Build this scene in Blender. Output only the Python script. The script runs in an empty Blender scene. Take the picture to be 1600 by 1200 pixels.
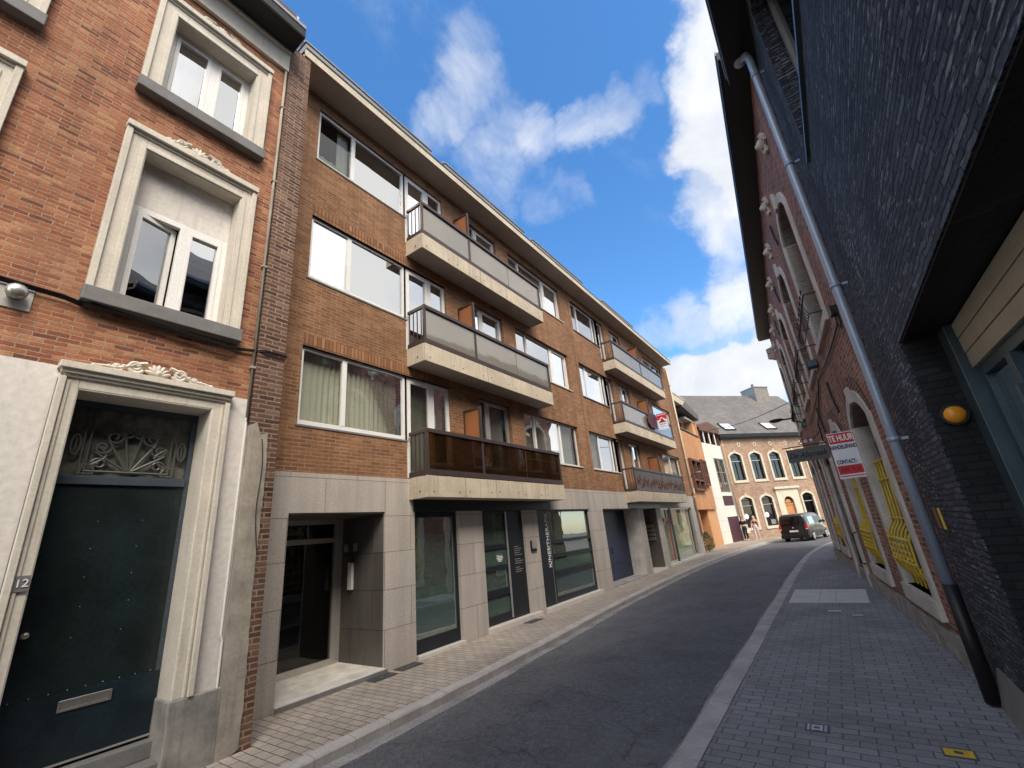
import bpy, bmesh, math, random
from mathutils import Vector, Matrix
random.seed(7)
S = bpy.context.scene
COL = S.collection
R = math.radians
HC = 1.81
# ------------------------------------------------------------------ materials
def nt(name):
    m = bpy.data.materials.new(name); m.use_nodes = True
    t = m.node_tree; b = t.nodes['Principled BSDF']
    return m, t, b
def N(t, kind, **kw):
    n = t.nodes.new('ShaderNode' + kind)
    for k, v in kw.items():
        if k in n.inputs.keys(): n.inputs[k].default_value = v
        else: setattr(n, k, v)
    return n
def L(t, a, b): t.links.new(a, b)
def col(c): return (c[0], c[1], c[2], 1)
def uvn(t):
    u = t.nodes.new('ShaderNodeUVMap'); u.uv_map = 'UVMap'; return u.outputs['UV']
def geo(t): return t.nodes.new('ShaderNodeNewGeometry').outputs['Position']
def noise(t, vec, scale, detail=4, rough=.55, dist=0):
    n = N(t, 'TexNoise'); n.inputs['Scale'].default_value = scale; n.inputs['Detail'].default_value = detail
    n.inputs['Roughness'].default_value = rough; n.inputs['Distortion'].default_value = dist
    L(t, vec, n.inputs['Vector']); return n.outputs['Fac']
def ramp(t, fac, stops):
    r = N(t, 'ValToRGB'); e = r.color_ramp.elements
    while len(e) < len(stops): e.new(.5)
    for i, (p, c) in enumerate(stops):
        e[i].position = p; e[i].color = col(c) if not isinstance(c, (int, float)) else (c, c, c, 1)
    L(t, fac, r.inputs['Fac']); return r.outputs['Color']
def mix(t, a, b, fac, mode='MIX'):
    m = N(t, 'Mix'); m.data_type = 'RGBA'; m.blend_type = mode
    for sock, v in ((m.inputs['Factor'], fac), (m.inputs['A'], a), (m.inputs['B'], b)):
        pass
    f = [s for s in m.inputs if s.name == 'Factor' and s.type == 'VALUE'][0]
    A = [s for s in m.inputs if s.name == 'A' and s.type == 'RGBA'][0]
    B = [s for s in m.inputs if s.name == 'B' and s.type == 'RGBA'][0]
    for s, v in ((f, fac), (A, a), (B, b)):
        if hasattr(v, 'is_output'): L(t, v, s)
        elif isinstance(v, (int, float)): s.default_value = v if s is f else (v, v, v, 1)
        else: s.default_value = col(v)
    return [o for o in m.outputs if o.type == 'RGBA'][0]
def scalevec(t, vec, s):
    m = N(t, 'VectorMath'); m.operation = 'MULTIPLY'; L(t, vec, m.inputs[0]); m.inputs[1].default_value = s
    return m.outputs[0]
def bump(t, b, h, strength=.3, dist=.01):
    n = N(t, 'Bump'); n.inputs['Strength'].default_value = strength; n.inputs['Distance'].default_value = dist
    L(t, h, n.inputs['Height']); L(t, n.outputs['Normal'], b.inputs['Normal']); return n
def brick(name, c1, c2, cm, bw=.21, bh=.068, mo=.010, rough=.85, bs=.5, var=.35, stain=.25, offset=.5, c3=None, c4=None, wob=.004, swap=False, streak=0, big=.6):
    m, t, b = nt(name); uv = uvn(t)
    if swap:
        mp = N(t, 'Mapping'); mp.inputs['Rotation'].default_value = (0, 0, R(90)); L(t, uv, mp.inputs['Vector']); uv = mp.outputs['Vector']
    if wob:
        nn = N(t, 'TexNoise'); nn.inputs['Scale'].default_value = 9; nn.inputs['Detail'].default_value = 3; L(t, uv, nn.inputs['Vector'])
        w = N(t, 'VectorMath'); w.operation = 'MULTIPLY_ADD'; L(t, nn.outputs['Color'], w.inputs[0]); w.inputs[1].default_value = (wob*4, wob*3, 0); L(t, uv, w.inputs[2]); uv2 = w.outputs[0]
    else: uv2 = uv
    br = N(t, 'TexBrick'); L(t, uv2, br.inputs['Vector'])
    for k, v in (('Scale', 1), ('Mortar Size', mo), ('Mortar Smooth', .3), ('Bias', 0), ('Brick Width', bw), ('Row Height', bh)): br.inputs[k].default_value = v
    br.offset = offset
    br.inputs['Color1'].default_value = col(c1); br.inputs['Color2'].default_value = col(c2); br.inputs['Mortar'].default_value = col(cm)
    # a second brick node gives every brick its own random value, a palette turns it into a colour
    b2 = N(t, 'TexBrick'); L(t, uv2, b2.inputs['Vector']); b2.offset = offset
    for k, v in (('Scale', 1), ('Mortar Size', 0.0), ('Bias', 0), ('Brick Width', bw), ('Row Height', bh)): b2.inputs[k].default_value = v
    b2.inputs['Color1'].default_value = (0, 0, 0, 1); b2.inputs['Color2'].default_value = (1, 1, 1, 1)
    c3 = c3 or tuple(x*.55 for x in c2)
    mid = tuple((x+y)/2 for x, y in zip(c1, c2)); c4 = c4 or tuple(min(1, x*1.22+.01) for x in c1)
    lerp3 = lambda p, q, f: tuple(x+(y-x)*f for x, y in zip(p, q))
    pal = ramp(t, b2.outputs['Color'], [(0, lerp3(mid, c3, min(1, var*1.4))), (.22*var+.03, lerp3(mid, c2, min(1, var+.5))), (.5, mid), (.78, c1), (.97, lerp3(c1, c4, min(1, var*1.4)))])
    inv = N(t, 'Math'); inv.operation = 'SUBTRACT'; inv.inputs[0].default_value = 1; L(t, br.outputs['Fac'], inv.inputs[1])
    mc = mix(t, cm, ramp(t, noise(t, uv, 2.2, 5, .65), [(.3, .7), (.7, 1.2)]), 1, 'MULTIPLY')
    c = mix(t, pal, mc, br.outputs['Fac'])
    if streak:
        sk = noise(t, scalevec(t, uv, (2.4, .16, 1)), 1.5, 6, .7)
        c = mix(t, c, ramp(t, sk, [(.38, 1 - streak), (.62, 1.06)]), 1, 'MULTIPLY')
    fine = noise(t, uv, 45, 3, .6)
    c = mix(t, c, ramp(t, fine, [(.3, .72), (.7, 1.18)]), .8, 'MULTIPLY')
    lg = noise(t, scalevec(t, uv, (1, .55, 1)), big, 6, .62, .4)
    c = mix(t, c, ramp(t, lg, [(.3, 1 - stain), (.72, 1 + stain*.5)]), 1, 'MULTIPLY')
    L(t, c, b.inputs['Base Color']); b.inputs['Roughness'].default_value = rough
    b.inputs['Specular IOR Level'].default_value = .25
    hh = N(t, 'Math'); hh.operation = 'MULTIPLY_ADD'; L(t, fine, hh.inputs[0]); hh.inputs[1].default_value = .5; L(t, inv.outputs[0], hh.inputs[2])
    bump(t, b, hh.outputs[0], bs, .006)
    return m
def plain(name, c, rough=.6, metal=0, var=.12, scale=3, bs=.06, spec=.4, streak=0, coat=0, var2=.1):
    m, t, b = nt(name); uv = uvn(t)
    n1 = noise(t, uv, scale, 5, .6); n2 = noise(t, uv, scale*14, 3, .6)
    cc = mix(t, c, ramp(t, n1, [(.3, 1 - var), (.7, 1 + var)]), 1, 'MULTIPLY')
    cc = mix(t, cc, ramp(t, n2, [(.3, 1 - var2), (.7, 1 + var2)]), 1, 'MULTIPLY')
    if streak:
        s = noise(t, scalevec(t, uv, (7, .35, 1)), 1.6, 5, .7)
        cc = mix(t, cc, (.10, .075, .05), ramp(t, s, [(.52, 0), (.8, streak)]))
    L(t, cc, b.inputs['Base Color']); b.inputs['Roughness'].default_value = rough; b.inputs['Metallic'].default_value = metal
    b.inputs['Specular IOR Level'].default_value = spec
    if coat: b.inputs['Coat Weight'].default_value = coat; b.inputs['Coat Roughness'].default_value = .06
    if bs: bump(t, b, n2, bs, .004)
    return m
def glass(name, tint=(.8, .85, .83), f0=.16, f1=.9, rough=.01, wave=.012, opaque=0, ocol=(.02, .03, .03), gcol=(1, 1, 1)):
    m = bpy.data.materials.new(name); m.use_nodes = True; t = m.node_tree; t.nodes.clear()
    o = N(t, 'OutputMaterial'); g = N(t, 'BsdfGlossy'); g.inputs['Roughness'].default_value = rough; g.inputs['Color'].default_value = col(gcol)
    tr = N(t, 'BsdfTransparent'); tr.inputs['Color'].default_value = col(tint)
    df = N(t, 'BsdfDiffuse'); df.inputs['Color'].default_value = col(ocol)
    lw = N(t, 'Fresnel'); lw.inputs['IOR'].default_value = 1.52
    mr = N(t, 'MapRange'); L(t, lw.outputs['Fac'], mr.inputs['Value']); mr.inputs['From Min'].default_value = .04; mr.inputs['From Max'].default_value = .9; mr.inputs['To Min'].default_value = f0; mr.inputs['To Max'].default_value = f1
    nz = noise(t, geo(t), 1.3, 2); bp = N(t, 'Bump'); bp.inputs['Strength'].default_value = wave; bp.inputs['Distance'].default_value = .25
    L(t, nz, bp.inputs['Height']); L(t, bp.outputs['Normal'], g.inputs['Normal'])
    m1 = N(t, 'MixShader'); m1.inputs[0].default_value = opaque; L(t, tr.outputs[0], m1.inputs[1]); L(t, df.outputs[0], m1.inputs[2])
    m2 = N(t, 'MixShader'); L(t, mr.outputs[0], m2.inputs[0]); L(t, m1.outputs[0], m2.inputs[1]); L(t, g.outputs[0], m2.inputs[2])
    L(t, m2.outputs[0], o.inputs['Surface']); return m
def slate():
    m = brick('blue black split slate brick', (.066, .078, .102), (.034, .042, .058), (.010, .012, .017), .25, .047, .0075, rough=.72, var=.45, stain=.5, bs=1.0, wob=.014, c3=(.020, .024, .033), c4=(.12, .14, .175), offset=.37, big=.9)
    t = m.node_tree; b = t.nodes['Principled BSDF']; uv = uvn(t)
    src = b.inputs['Base Color'].links[0].from_socket
    f = noise(t, scalevec(t, uv, (5, 26, 1)), 1.4, 5, .65); g = noise(t, uv, .8, 3)
    k = N(t, 'Math'); k.operation = 'MULTIPLY_ADD'; L(t, g, k.inputs[0]); k.inputs[1].default_value = .35; L(t, f, k.inputs[2])
    c = mix(t, src, (.24, .255, .29), ramp(t, k.outputs[0], [(.755, 0), (.83, .95)]))
    L(t, c, b.inputs['Base Color']); b.inputs['Specular IOR Level'].default_value = .2
    f2 = noise(t, scalevec(t, uv, (4, 20, 1)), 1.0, 6, .6); bn = [n for n in t.nodes if n.type == 'BUMP'][0]; bn.inputs['Distance'].default_value = .012
    h0 = bn.inputs['Height'].links[0].from_socket; hh = N(t, 'Math'); hh.operation = 'MULTIPLY_ADD'; L(t, f2, hh.inputs[0]); hh.inputs[1].default_value = 1.6; L(t, h0, hh.inputs[2]); L(t, hh.outputs[0], bn.inputs['Height'])
    return m
M = {}
M['apt_brick'] = brick('apartment brick', (.315, .148, .070), (.235, .102, .048), (.34, .245, .16), .20, .060, .0075, var=.36, stain=.24, bs=.5, streak=.16, c3=(.13, .062, .035), c4=(.40, .205, .105))
M['apt_soldier'] = brick('upright brick course', (.36, .175, .083), (.28, .125, .058), (.15, .09, .055), .24, .072, .011, swap=True, offset=0, var=.5, stain=.15, wob=0, bs=.9)
M['house_brick'] = brick('old red brick', (.44, .178, .088), (.33, .108, .055), (.42, .29, .20), .165, .0475, .0065, var=.62, stain=.36, bs=.9, wob=.007, streak=.18, c3=(.15, .058, .042), c4=(.52, .265, .135))
M['pier_brick'] = brick('dark brown brick', (.18, .092, .058), (.125, .058, .038), (.30, .235, .18), .20, .060, .010, var=.7, stain=.28, bs=.8, wob=.006, streak=.2, c4=(.25, .14, .09))
M['old_brick'] = brick('weathered red brown brick', (.37, .125, .075), (.25, .08, .052), (.33, .285, .25), .20, .066, .012, var=.8, stain=.35, bs=.9, wob=.007, streak=.15, c3=(.10, .06, .055), c4=(.42, .21, .14))
M['far_brick'] = brick('yellow brown brick', (.40, .25, .15), (.33, .185, .12), (.40, .33, .26), .21, .068, .010, var=.6, stain=.3, c3=(.27, .13, .10))
M['orange_brick'] = brick('orange brick', (.56, .27, .125), (.49, .225, .10), (.47, .28, .16), .21, .068, .007, var=.3, stain=.14, bs=.2, streak=.08)
M['orange_render'] = plain('smooth orange render', (.55, .29, .135), .85, var=.08, bs=.03)
M['slate'] = slate()
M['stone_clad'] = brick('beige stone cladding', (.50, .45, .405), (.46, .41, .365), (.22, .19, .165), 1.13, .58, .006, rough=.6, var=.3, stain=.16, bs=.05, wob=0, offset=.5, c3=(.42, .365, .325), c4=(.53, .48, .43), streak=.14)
M['porch_stone'] = brick('sooty shade darkened porch cladding', (.14, .128, .117), (.115, .104, .096), (.04, .036, .034), 1.1, .58, .006, rough=.4, var=.4, stain=.5, bs=.06, wob=0, streak=.2)  # soot plus the porch's shade, both put into the stone colour
M['lime'] = plain('cream limestone', (.60, .55, .465), .8, var=.10, scale=2.2, streak=.35)
M['stucco'] = plain('cream painted stucco', (.68, .635, .59), .85, var=.06, scale=1.2, streak=.28)
M['old_stucco'] = plain('patched grey stucco', (.33, .29, .24), .9, var=.35, scale=2.4, streak=.6, bs=.4)
M['plinth'] = plain('sooty bluestone plinth', (.27, .255, .235), .8, var=.4, scale=3.2, streak=.85, bs=.25)
M['blue_stone'] = plain('grey bluestone', (.17, .165, .16), .75, var=.2, scale=4, bs=.15)
M['grey_stone'] = plain('weathered grey stone', (.50, .47, .43), .85, var=.22, scale=2.5, streak=.5, bs=.2)
M['far_stone'] = plain('pale yellow stone', (.56, .50, .38), .85, var=.12, scale=2, streak=.25)
M['concrete'] = plain('weathered concrete fascia', (.53, .455, .345), .85, var=.16, scale=1.6, streak=.6, bs=.15)
M['soffit'] = plain('soffit board', (.50, .43, .36), .85, var=.12, scale=1.2)
M['bolt'] = plain('rusty bolt', (.08, .045, .03), .6, .3)
M['brown_metal'] = plain('dark brown anodised metal', (.085, .06, .058), .45, .4, var=.15)
M['pvc'] = plain('white window frame', (.78, .77, .74), .35, var=.04, bs=0)
M['zinc'] = plain('grey zinc', (.26, .255, .25), .5, .5, var=.15, scale=2)
M['pipe'] = plain('blue grey painted pipe', (.30, .36, .46), .35, .2, var=.12, coat=.3)
M['black'] = plain('black metal', (.014, .014, .016), .45, .2)
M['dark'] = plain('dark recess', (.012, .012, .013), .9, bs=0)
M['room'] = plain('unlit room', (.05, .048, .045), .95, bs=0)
M['door_green'] = plain('blackish green door paint', (.008, .015, .0155), .38, var=.45, scale=2.2, coat=.12, var2=.3)
M['door_blue'] = plain('dark blue door panel', (.008, .0165, .022), .42, var=.45, scale=2.2, var2=.3)
M['door_frame'] = plain('grey blue door frame', (.045, .06, .075), .5)
M['rivet'] = plain('steel stud', (.28, .28, .26), .45, .7, bs=0)
M['steel'] = plain('brushed steel', (.50, .48, .44), .32, .85, var=.1)
M['screen'] = plain('orange brown privacy screen', (.30, .115, .045), .6, var=.08)
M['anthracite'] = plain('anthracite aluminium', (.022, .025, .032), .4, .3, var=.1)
M['garage'] = plain('navy garage door', (.014, .020, .058), .45, .1, var=.15)
M['alu'] = plain('pale aluminium', (.52, .50, .47), .4, .6, var=.08)
M['marble'] = plain('veined marble floor', (.68, .64, .58), .3, var=.25, scale=4, bs=.02)
M['sillstone'] = plain('pale sill stone', (.56, .52, .47), .6, var=.1, scale=4)
M['curtain_green'] = plain('sage green curtain', (.46, .46, .385), .95, var=.08, bs=0)
M['curtain_white'] = plain('white net curtain', (.66, .64, .60), .95, var=.08, bs=0)
M['curtain_cream'] = plain('pale green cream curtain', (.52, .56, .40), .95, var=.10, bs=0)
M['blind'] = plain('white roller blind', (.32, .315, .30), .8, var=.04, bs=0)
M['glass'] = glass('window glass', f0=.30, f1=.95)
M['glass_mirror'] = glass('reflective window glass', tint=(.45, .47, .46), f0=.55, f1=.95)
M['glass_clear'] = glass('clear window glass', tint=(.86, .88, .84), f0=.07, f1=.75)
M['glass_shop'] = glass('green shop glass', tint=(.45, .62, .54), f0=.05, f1=.38, opaque=.6, ocol=(.095, .15, .122))
M['glass_dark'] = glass('dark window glass', tint=(.35, .36, .36), f0=.045, f1=.6)
M['glass_smoke'] = glass('smoked brown balcony glass', tint=(.36, .24, .10), f0=.05, f1=.8, opaque=.14, ocol=(.07, .042, .02))
M['glass_milk'] = glass('grey frosted balcony glass', tint=(.62, .58, .50), f0=.10, f1=.85, opaque=.5, ocol=(.37, .335, .265), rough=.04)
M['rough_glass'] = plain('hammered fanlight glass', (.13, .125, .10), .3, var=.6, scale=9, bs=1.0, spec=.6)
M['white'] = plain('white paint', (.80, .79, .77), .5, var=.03, bs=0)
M['sign_white'] = plain('white sign board', (.72, .73, .80), .45, var=.03, bs=0)
M['sign_red'] = plain('red sign print', (.55, .022, .035), .45, var=.05, bs=0)
M['sign_darkred'] = plain('dark red print', (.26, .008, .012), .45, bs=0)
M['sign_navy'] = plain('navy sign print', (.025, .03, .075), .5, bs=0)
M['sign_grey'] = plain('grey sign board', (.085, .095, .095), .5, var=.15)
M['purple'] = plain('dark purple panel', (.065, .022, .032), .6, var=.1)
M['yellow'] = plain('yellow painted iron', (.62, .43, .035), .5, var=.18, scale=6)
M['amber'] = plain('amber lamp lens', (.75, .30, .02), .25, var=.05, bs=0)
M['beam'] = plain('beige metal boarding', (.40, .38, .31), .5, .1, var=.12)
M['steel_blue'] = plain('blue grey steel frame', (.055, .085, .105), .4, .3, var=.15)
M['timber'] = plain('dark brown timber', (.12, .055, .035), .6, var=.2)
M['wood_door'] = plain('orange timber door', (.46, .20, .075), .6, var=.12)
M['roof_slate'] = brick('grey roof slates', (.155, .142, .13), (.13, .12, .112), (.085, .08, .075), .30, .20, .008, rough=.7, var=.25, stain=.22, bs=.3, wob=0)
M['tile'] = brick('dark roof tiles', (.10, .07, .055), (.075, .05, .042), (.03, .025, .02), .22, .28, .012, var=.3)
M['asphalt'] = None
M['leaf'] = plain('evergreen leaf', (.05, .10, .03), .6, var=.5, scale=8, bs=0)
M['skin'] = plain('skin', (.55, .34, .25), .55, bs=0, var=.05)
M['hair_dark'] = plain('dark hair', (.03, .02, .014), .6, bs=0)
M['hair_blond'] = plain('blond hair', (.48, .34, .17), .6, bs=0)
M['cloth_black'] = plain('black cloth', (.016, .015, .018), .9, bs=0)
M['cloth_teal'] = plain('dark teal cloth', (.02, .07, .075), .9, bs=0)
M['cloth_red'] = plain('dark red top', (.12, .015, .02), .9, bs=0)
M['cloth_pale'] = plain('pale pink trousers', (.55, .46, .46), .9, bs=0)
M['car_black'] = plain('black gloss car paint', (.012, .012, .014), .25, .1, coat=1, bs=0, var=.03, var2=.02)
M['car_reflect'] = plain('black car paint with wall reflection', (.042, .045, .038), .3, .3, coat=1, bs=0, var=.03, var2=.02)  # olive grey is the bright wall's reflection put into the black body colour
M['tyre'] = plain('rubber tyre', (.018, .018, .018), .85)
M['tail'] = plain('red tail lamp lens', (.60, .02, .02), .15, bs=0, coat=.5)
M['plate'] = plain('number plate white', (.72, .70, .66), .4, bs=0)
def asphalt():
    m, t, b = nt('asphalt'); g = geo(t)
    big = noise(t, scalevec(t, g, (1, .35, 1)), .55, 5, .6); med = noise(t, g, 14, 4, .7); v = N(t, 'TexVoronoi'); v.inputs['Scale'].default_value = 120; L(t, g, v.inputs['Vector'])
    c = ramp(t, big, [(.25, (.092, .092, .097)), (.75, (.135, .133, .133))])
    c = mix(t, c, ramp(t, med, [(.3, .72), (.7, 1.25)]), 1, 'MULTIPLY')
    c = mix(t, c, ramp(t, v.outputs['Color'], [(.2, .6), (.95, 1.8)]), .75, 'MULTIPLY')
    pt = noise(t, scalevec(t, g, (.9, .22, 1)), .8, 2, .4); c = mix(t, c, (.16, .157, .152), ramp(t, pt, [(.54, 0), (.57, .35)]))
    oil = noise(t, g, 1.1, 6, .7); c = mix(t, c, ramp(t, oil, [(.36, .80), (.56, 1.04)]), 1, 'MULTIPLY')
    cr = N(t, 'TexVoronoi'); cr.feature = 'DISTANCE_TO_EDGE'; cr.inputs['Scale'].default_value = .42; nn = N(t, 'TexNoise'); nn.inputs['Scale'].default_value = 2.5; L(t, g, nn.inputs['Vector'])
    va = N(t, 'VectorMath'); va.operation = 'MULTIPLY_ADD'; L(t, nn.outputs['Color'], va.inputs[0]); va.inputs[1].default_value = (.7, .7, .7); L(t, g, va.inputs[2]); L(t, va.outputs[0], cr.inputs['Vector'])
    c = mix(t, c, (.016, .016, .018), ramp(t, cr.outputs['Distance'], [(.0, .55), (.006, 0)]))
    L(t, c, b.inputs['Base Color']); b.inputs['Roughness'].default_value = .78; b.inputs['Specular IOR Level'].default_value = .35
    bump(t, b, v.outputs['Distance'], .5, .006); return m
M['asphalt'] = asphalt()
def pavers(name, c1, c2, cm, var, stain, damp=0):
    m = brick(name, c1, c2, cm, .225, .112, .0065, rough=.8, bs=.6, var=var, stain=stain, wob=.004, big=.8); return m
M['paver_warm'] = pavers('tan clay pavers', (.42, .36, .295), (.36, .31, .26), (.12, .10, .08), .22, .28)
M['paver_grey'] = pavers('grey concrete pavers', (.285, .282, .278), (.24, .238, .236), (.13, .128, .126), .2, .3)
M['kerb'] = plain('kerb concrete', (.40, .37, .34), .85, var=.22, scale=2.5, bs=.3)
M['gutter'] = plain('gutter concrete', (.27, .255, .245), .85, var=.35, scale=2, bs=.3, var2=.3)
M['slab'] = plain('pale paving slab', (.52, .50, .47), .8, var=.1, scale=3)
M['glass_far'] = glass('far dark window glass', tint=(.25, .25, .28), f0=.008, f1=.10)
M['grille'] = plain('grey wrought iron', (.10, .105, .10), .5, .3)
M['jamb'] = brick('shade darkened jamb brick', (.016, .018, .022), (.011, .013, .016), (.006, .006, .008), .22, .06, .006, rough=.6, var=.4, stain=.4, bs=.7, wob=.004)  # darker copy of the slate, the jamb's shade put into its colour
M['ground'] = plain('ground', (.12, .11, .10), .9)
M['blue_cover'] = plain('blue painted iron', (.05, .085, .20), .6, var=.3, scale=20, bs=.3)
M['iron'] = plain('cast iron', (.10, .10, .10), .6, .5, var=.2, scale=10, bs=.3)
# ------------------------------------------------------------------ mesh helper
class Fr:
    def __init__(s, ox, oy, ux, uy):
        l = math.hypot(ux, uy); s.o = (ox, oy); s.u = (ux/l, uy/l); s.n = (s.u[1], -s.u[0])
    def flip(s): s.n = (-s.n[0], -s.n[1]); return s
    def p(s, u, n, z): return (s.o[0] + s.u[0]*u + s.n[0]*n, s.o[1] + s.u[1]*u + s.n[1]*n, z)
W0 = Fr(0, 0, 1, 0)      # world axes: u = x, n = -y
W0.n = (0, 1)
class MB:
    def __init__(s): s.v = []; s.f = []; s.m = []; s.cm = 0; s.sm = []; s.smooth = False
    def face(s, pts):
        i = len(s.v); s.v += [tuple(p) for p in pts]; s.f.append(tuple(range(i, i+len(pts)))); s.m.append(s.cm); s.sm.append(s.smooth)
    def grid(s, rows, close=False):
        i0 = len(s.v); n = len(rows[0])
        for r in rows: s.v += [tuple(p) for p in r]
        for a in range(len(rows)-1):
            for b in range(n if close else n-1):
                c = (b+1) % n
                s.f.append((i0+a*n+b, i0+a*n+c, i0+(a+1)*n+c, i0+(a+1)*n+b)); s.m.append(s.cm); s.sm.append(s.smooth)
        return i0
    def box(s, fr, u0, u1, n0, n1, z0, z1):
        P = [fr.p(u, n, z) for z in (z0, z1) for u, n in ((u0, n0), (u1, n0), (u1, n1), (u0, n1))]
        i = len(s.v); s.v += P
        for q in ((0, 3, 2, 1), (4, 5, 6, 7), (0, 1, 5, 4), (1, 2, 6, 5), (2, 3, 7, 6), (3, 0, 4, 7)):
            s.f.append(tuple(i+k for k in q)); s.m.append(s.cm); s.sm.append(False)
        return s
    def frame(s, fr, u0, u1, z0, z1, w, n0, n1, bot=None, top=None):
        bot = w if bot is None else bot; top = w if top is None else top
        s.box(fr, u0, u0+w, n0, n1, z0, z1); s.box(fr, u1-w, u1, n0, n1, z0, z1)
        if bot: s.box(fr, u0+w, u1-w, n0, n1, z0, z0+bot)
        if top: s.box(fr, u0+w, u1-w, n0, n1, z1-top, z1)
    def prism(s, fr, pts, n0, n1):   # outline in (u, z)
        a = [fr.p(u, n0, z) for u, z in pts]; b = [fr.p(u, n1, z) for u, z in pts]
        s.face(a); s.face(b[::-1])
        k = len(pts); i = len(s.v); s.v += a + b
        for j in range(k):
            s.f.append((i+j, i+(j+1) % k, i+k+(j+1) % k, i+k+j)); s.m.append(s.cm); s.sm.append(s.smooth)
    def tube(s, path, r, n=8, cap=True):
        path = [Vector(p) for p in path]; rows = []
        rr = r if isinstance(r, (list, tuple)) else [r]*len(path)
        ref = None
        for i, p in enumerate(path):
            d = (path[min(i+1, len(path)-1)] - path[max(i-1, 0)]).normalized()
            if ref is None:
                ref = Vector((0, 0, 1)) if abs(d.z) < .9 else Vector((1, 0, 0))
            x = d.cross(ref)
            if x.length < 1e-4: x = d.orthogonal()
            x.normalize(); y = d.cross(x); ref = y.cross(d) if False else ref
            rows.append([p + (x*math.cos(2*math.pi*k/n) + y*math.sin(2*math.pi*k/n))*rr[i] for k in range(n)])
        sm = s.smooth; s.smooth = n > 6; s.grid(rows, True); s.smooth = sm
        if cap: s.face(rows[0]); s.face(rows[-1][::-1])
        return s
    def ell(s, c, r, seg=10, ring=7, rot=None):
        c = Vector(c); rows = []
        for i in range(ring+1):
            a = math.pi*i/ring
            row = []
            for k in range(seg):
                b = 2*math.pi*k/seg
                q = Vector((r[0]*math.sin(a)*math.cos(b), r[1]*math.sin(a)*math.sin(b), r[2]*math.cos(a)))
                if rot: q = rot @ q
                row.append(c+q)
            rows.append(row)
        sm = s.smooth; s.smooth = True; s.grid(rows, True); s.smooth = sm; return s
    def disc(s, fr, u, z, r, n0, n1, k=20):
        s.prism(fr, [(u+r*math.cos(2*math.pi*i/k), z+r*math.sin(2*math.pi*i/k)) for i in range(k)], n0, n1)
def props(o, label=None, cat=None, group=None, kind=None):
    if label: o['label'] = label
    if cat: o['category'] = cat
    if group: o['group'] = group
    if kind: o['kind'] = kind
    return o
def root_loc(p): return Vector(p['_b']) if p is not None else Vector((0, 0, 0))
BASES = {}
def thing(name, label, cat, loc, group=None):
    o = bpy.data.objects.new(name, None); COL.objects.link(o); o.location = loc; o.empty_display_size = .3
    BASES[o.name] = Vector(loc); return props(o, label, cat, group)
def build(name, mb, mats, parent=None, label=None, bevel=0, base=None, cat=None, group=None, kind=None, uvz=True, weld=True):
    mats = mats if isinstance(mats, (list, tuple)) else [mats]
    b = BASES[parent.name] if parent is not None else Vector(base or (0, 0, 0))
    me = bpy.data.meshes.new(name)
    me.from_pydata([tuple(Vector(v)-b) for v in mb.v], [], mb.f)
    for m in mats: me.materials.append(M[m] if isinstance(m, str) else m)
    for i, p in enumerate(me.polygons): p.material_index = mb.m[i]; p.use_smooth = mb.sm[i]
    bm = bmesh.new(); bm.from_mesh(me)
    if weld:
        bmesh.ops.remove_doubles(bm, verts=bm.verts, dist=1e-5)
    bmesh.ops.recalc_face_normals(bm, faces=bm.faces)
    uv = bm.loops.layers.uv.new('UVMap')
    for f in bm.faces:
        n = f.normal
        if abs(n.z) > .8:
            for l in f.loops: l[uv].uv = (l.vert.co.x+b.x, l.vert.co.y+b.y)
        else:
            h = math.hypot(n.x, n.y) or 1e-9; tx, ty = -n.y/h, n.x/h
            k = 1/max(h, .3)
            for l in f.loops: l[uv].uv = ((l.vert.co.x+b.x)*tx+(l.vert.co.y+b.y)*ty, (l.vert.co.z+b.z)*k)
    bm.to_mesh(me); bm.free()
    o = bpy.data.objects.new(name, me); COL.objects.link(o)
    if parent is not None: o.parent = parent; BASES[o.name] = b
    else: o.location = b; BASES[o.name] = b
    if bevel:
        md = o.modifiers.new('Bevel', 'BEVEL'); md.width = bevel; md.segments = 2; md.limit_method = 'ANGLE'
    return props(o, label, cat, group, kind)
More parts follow.
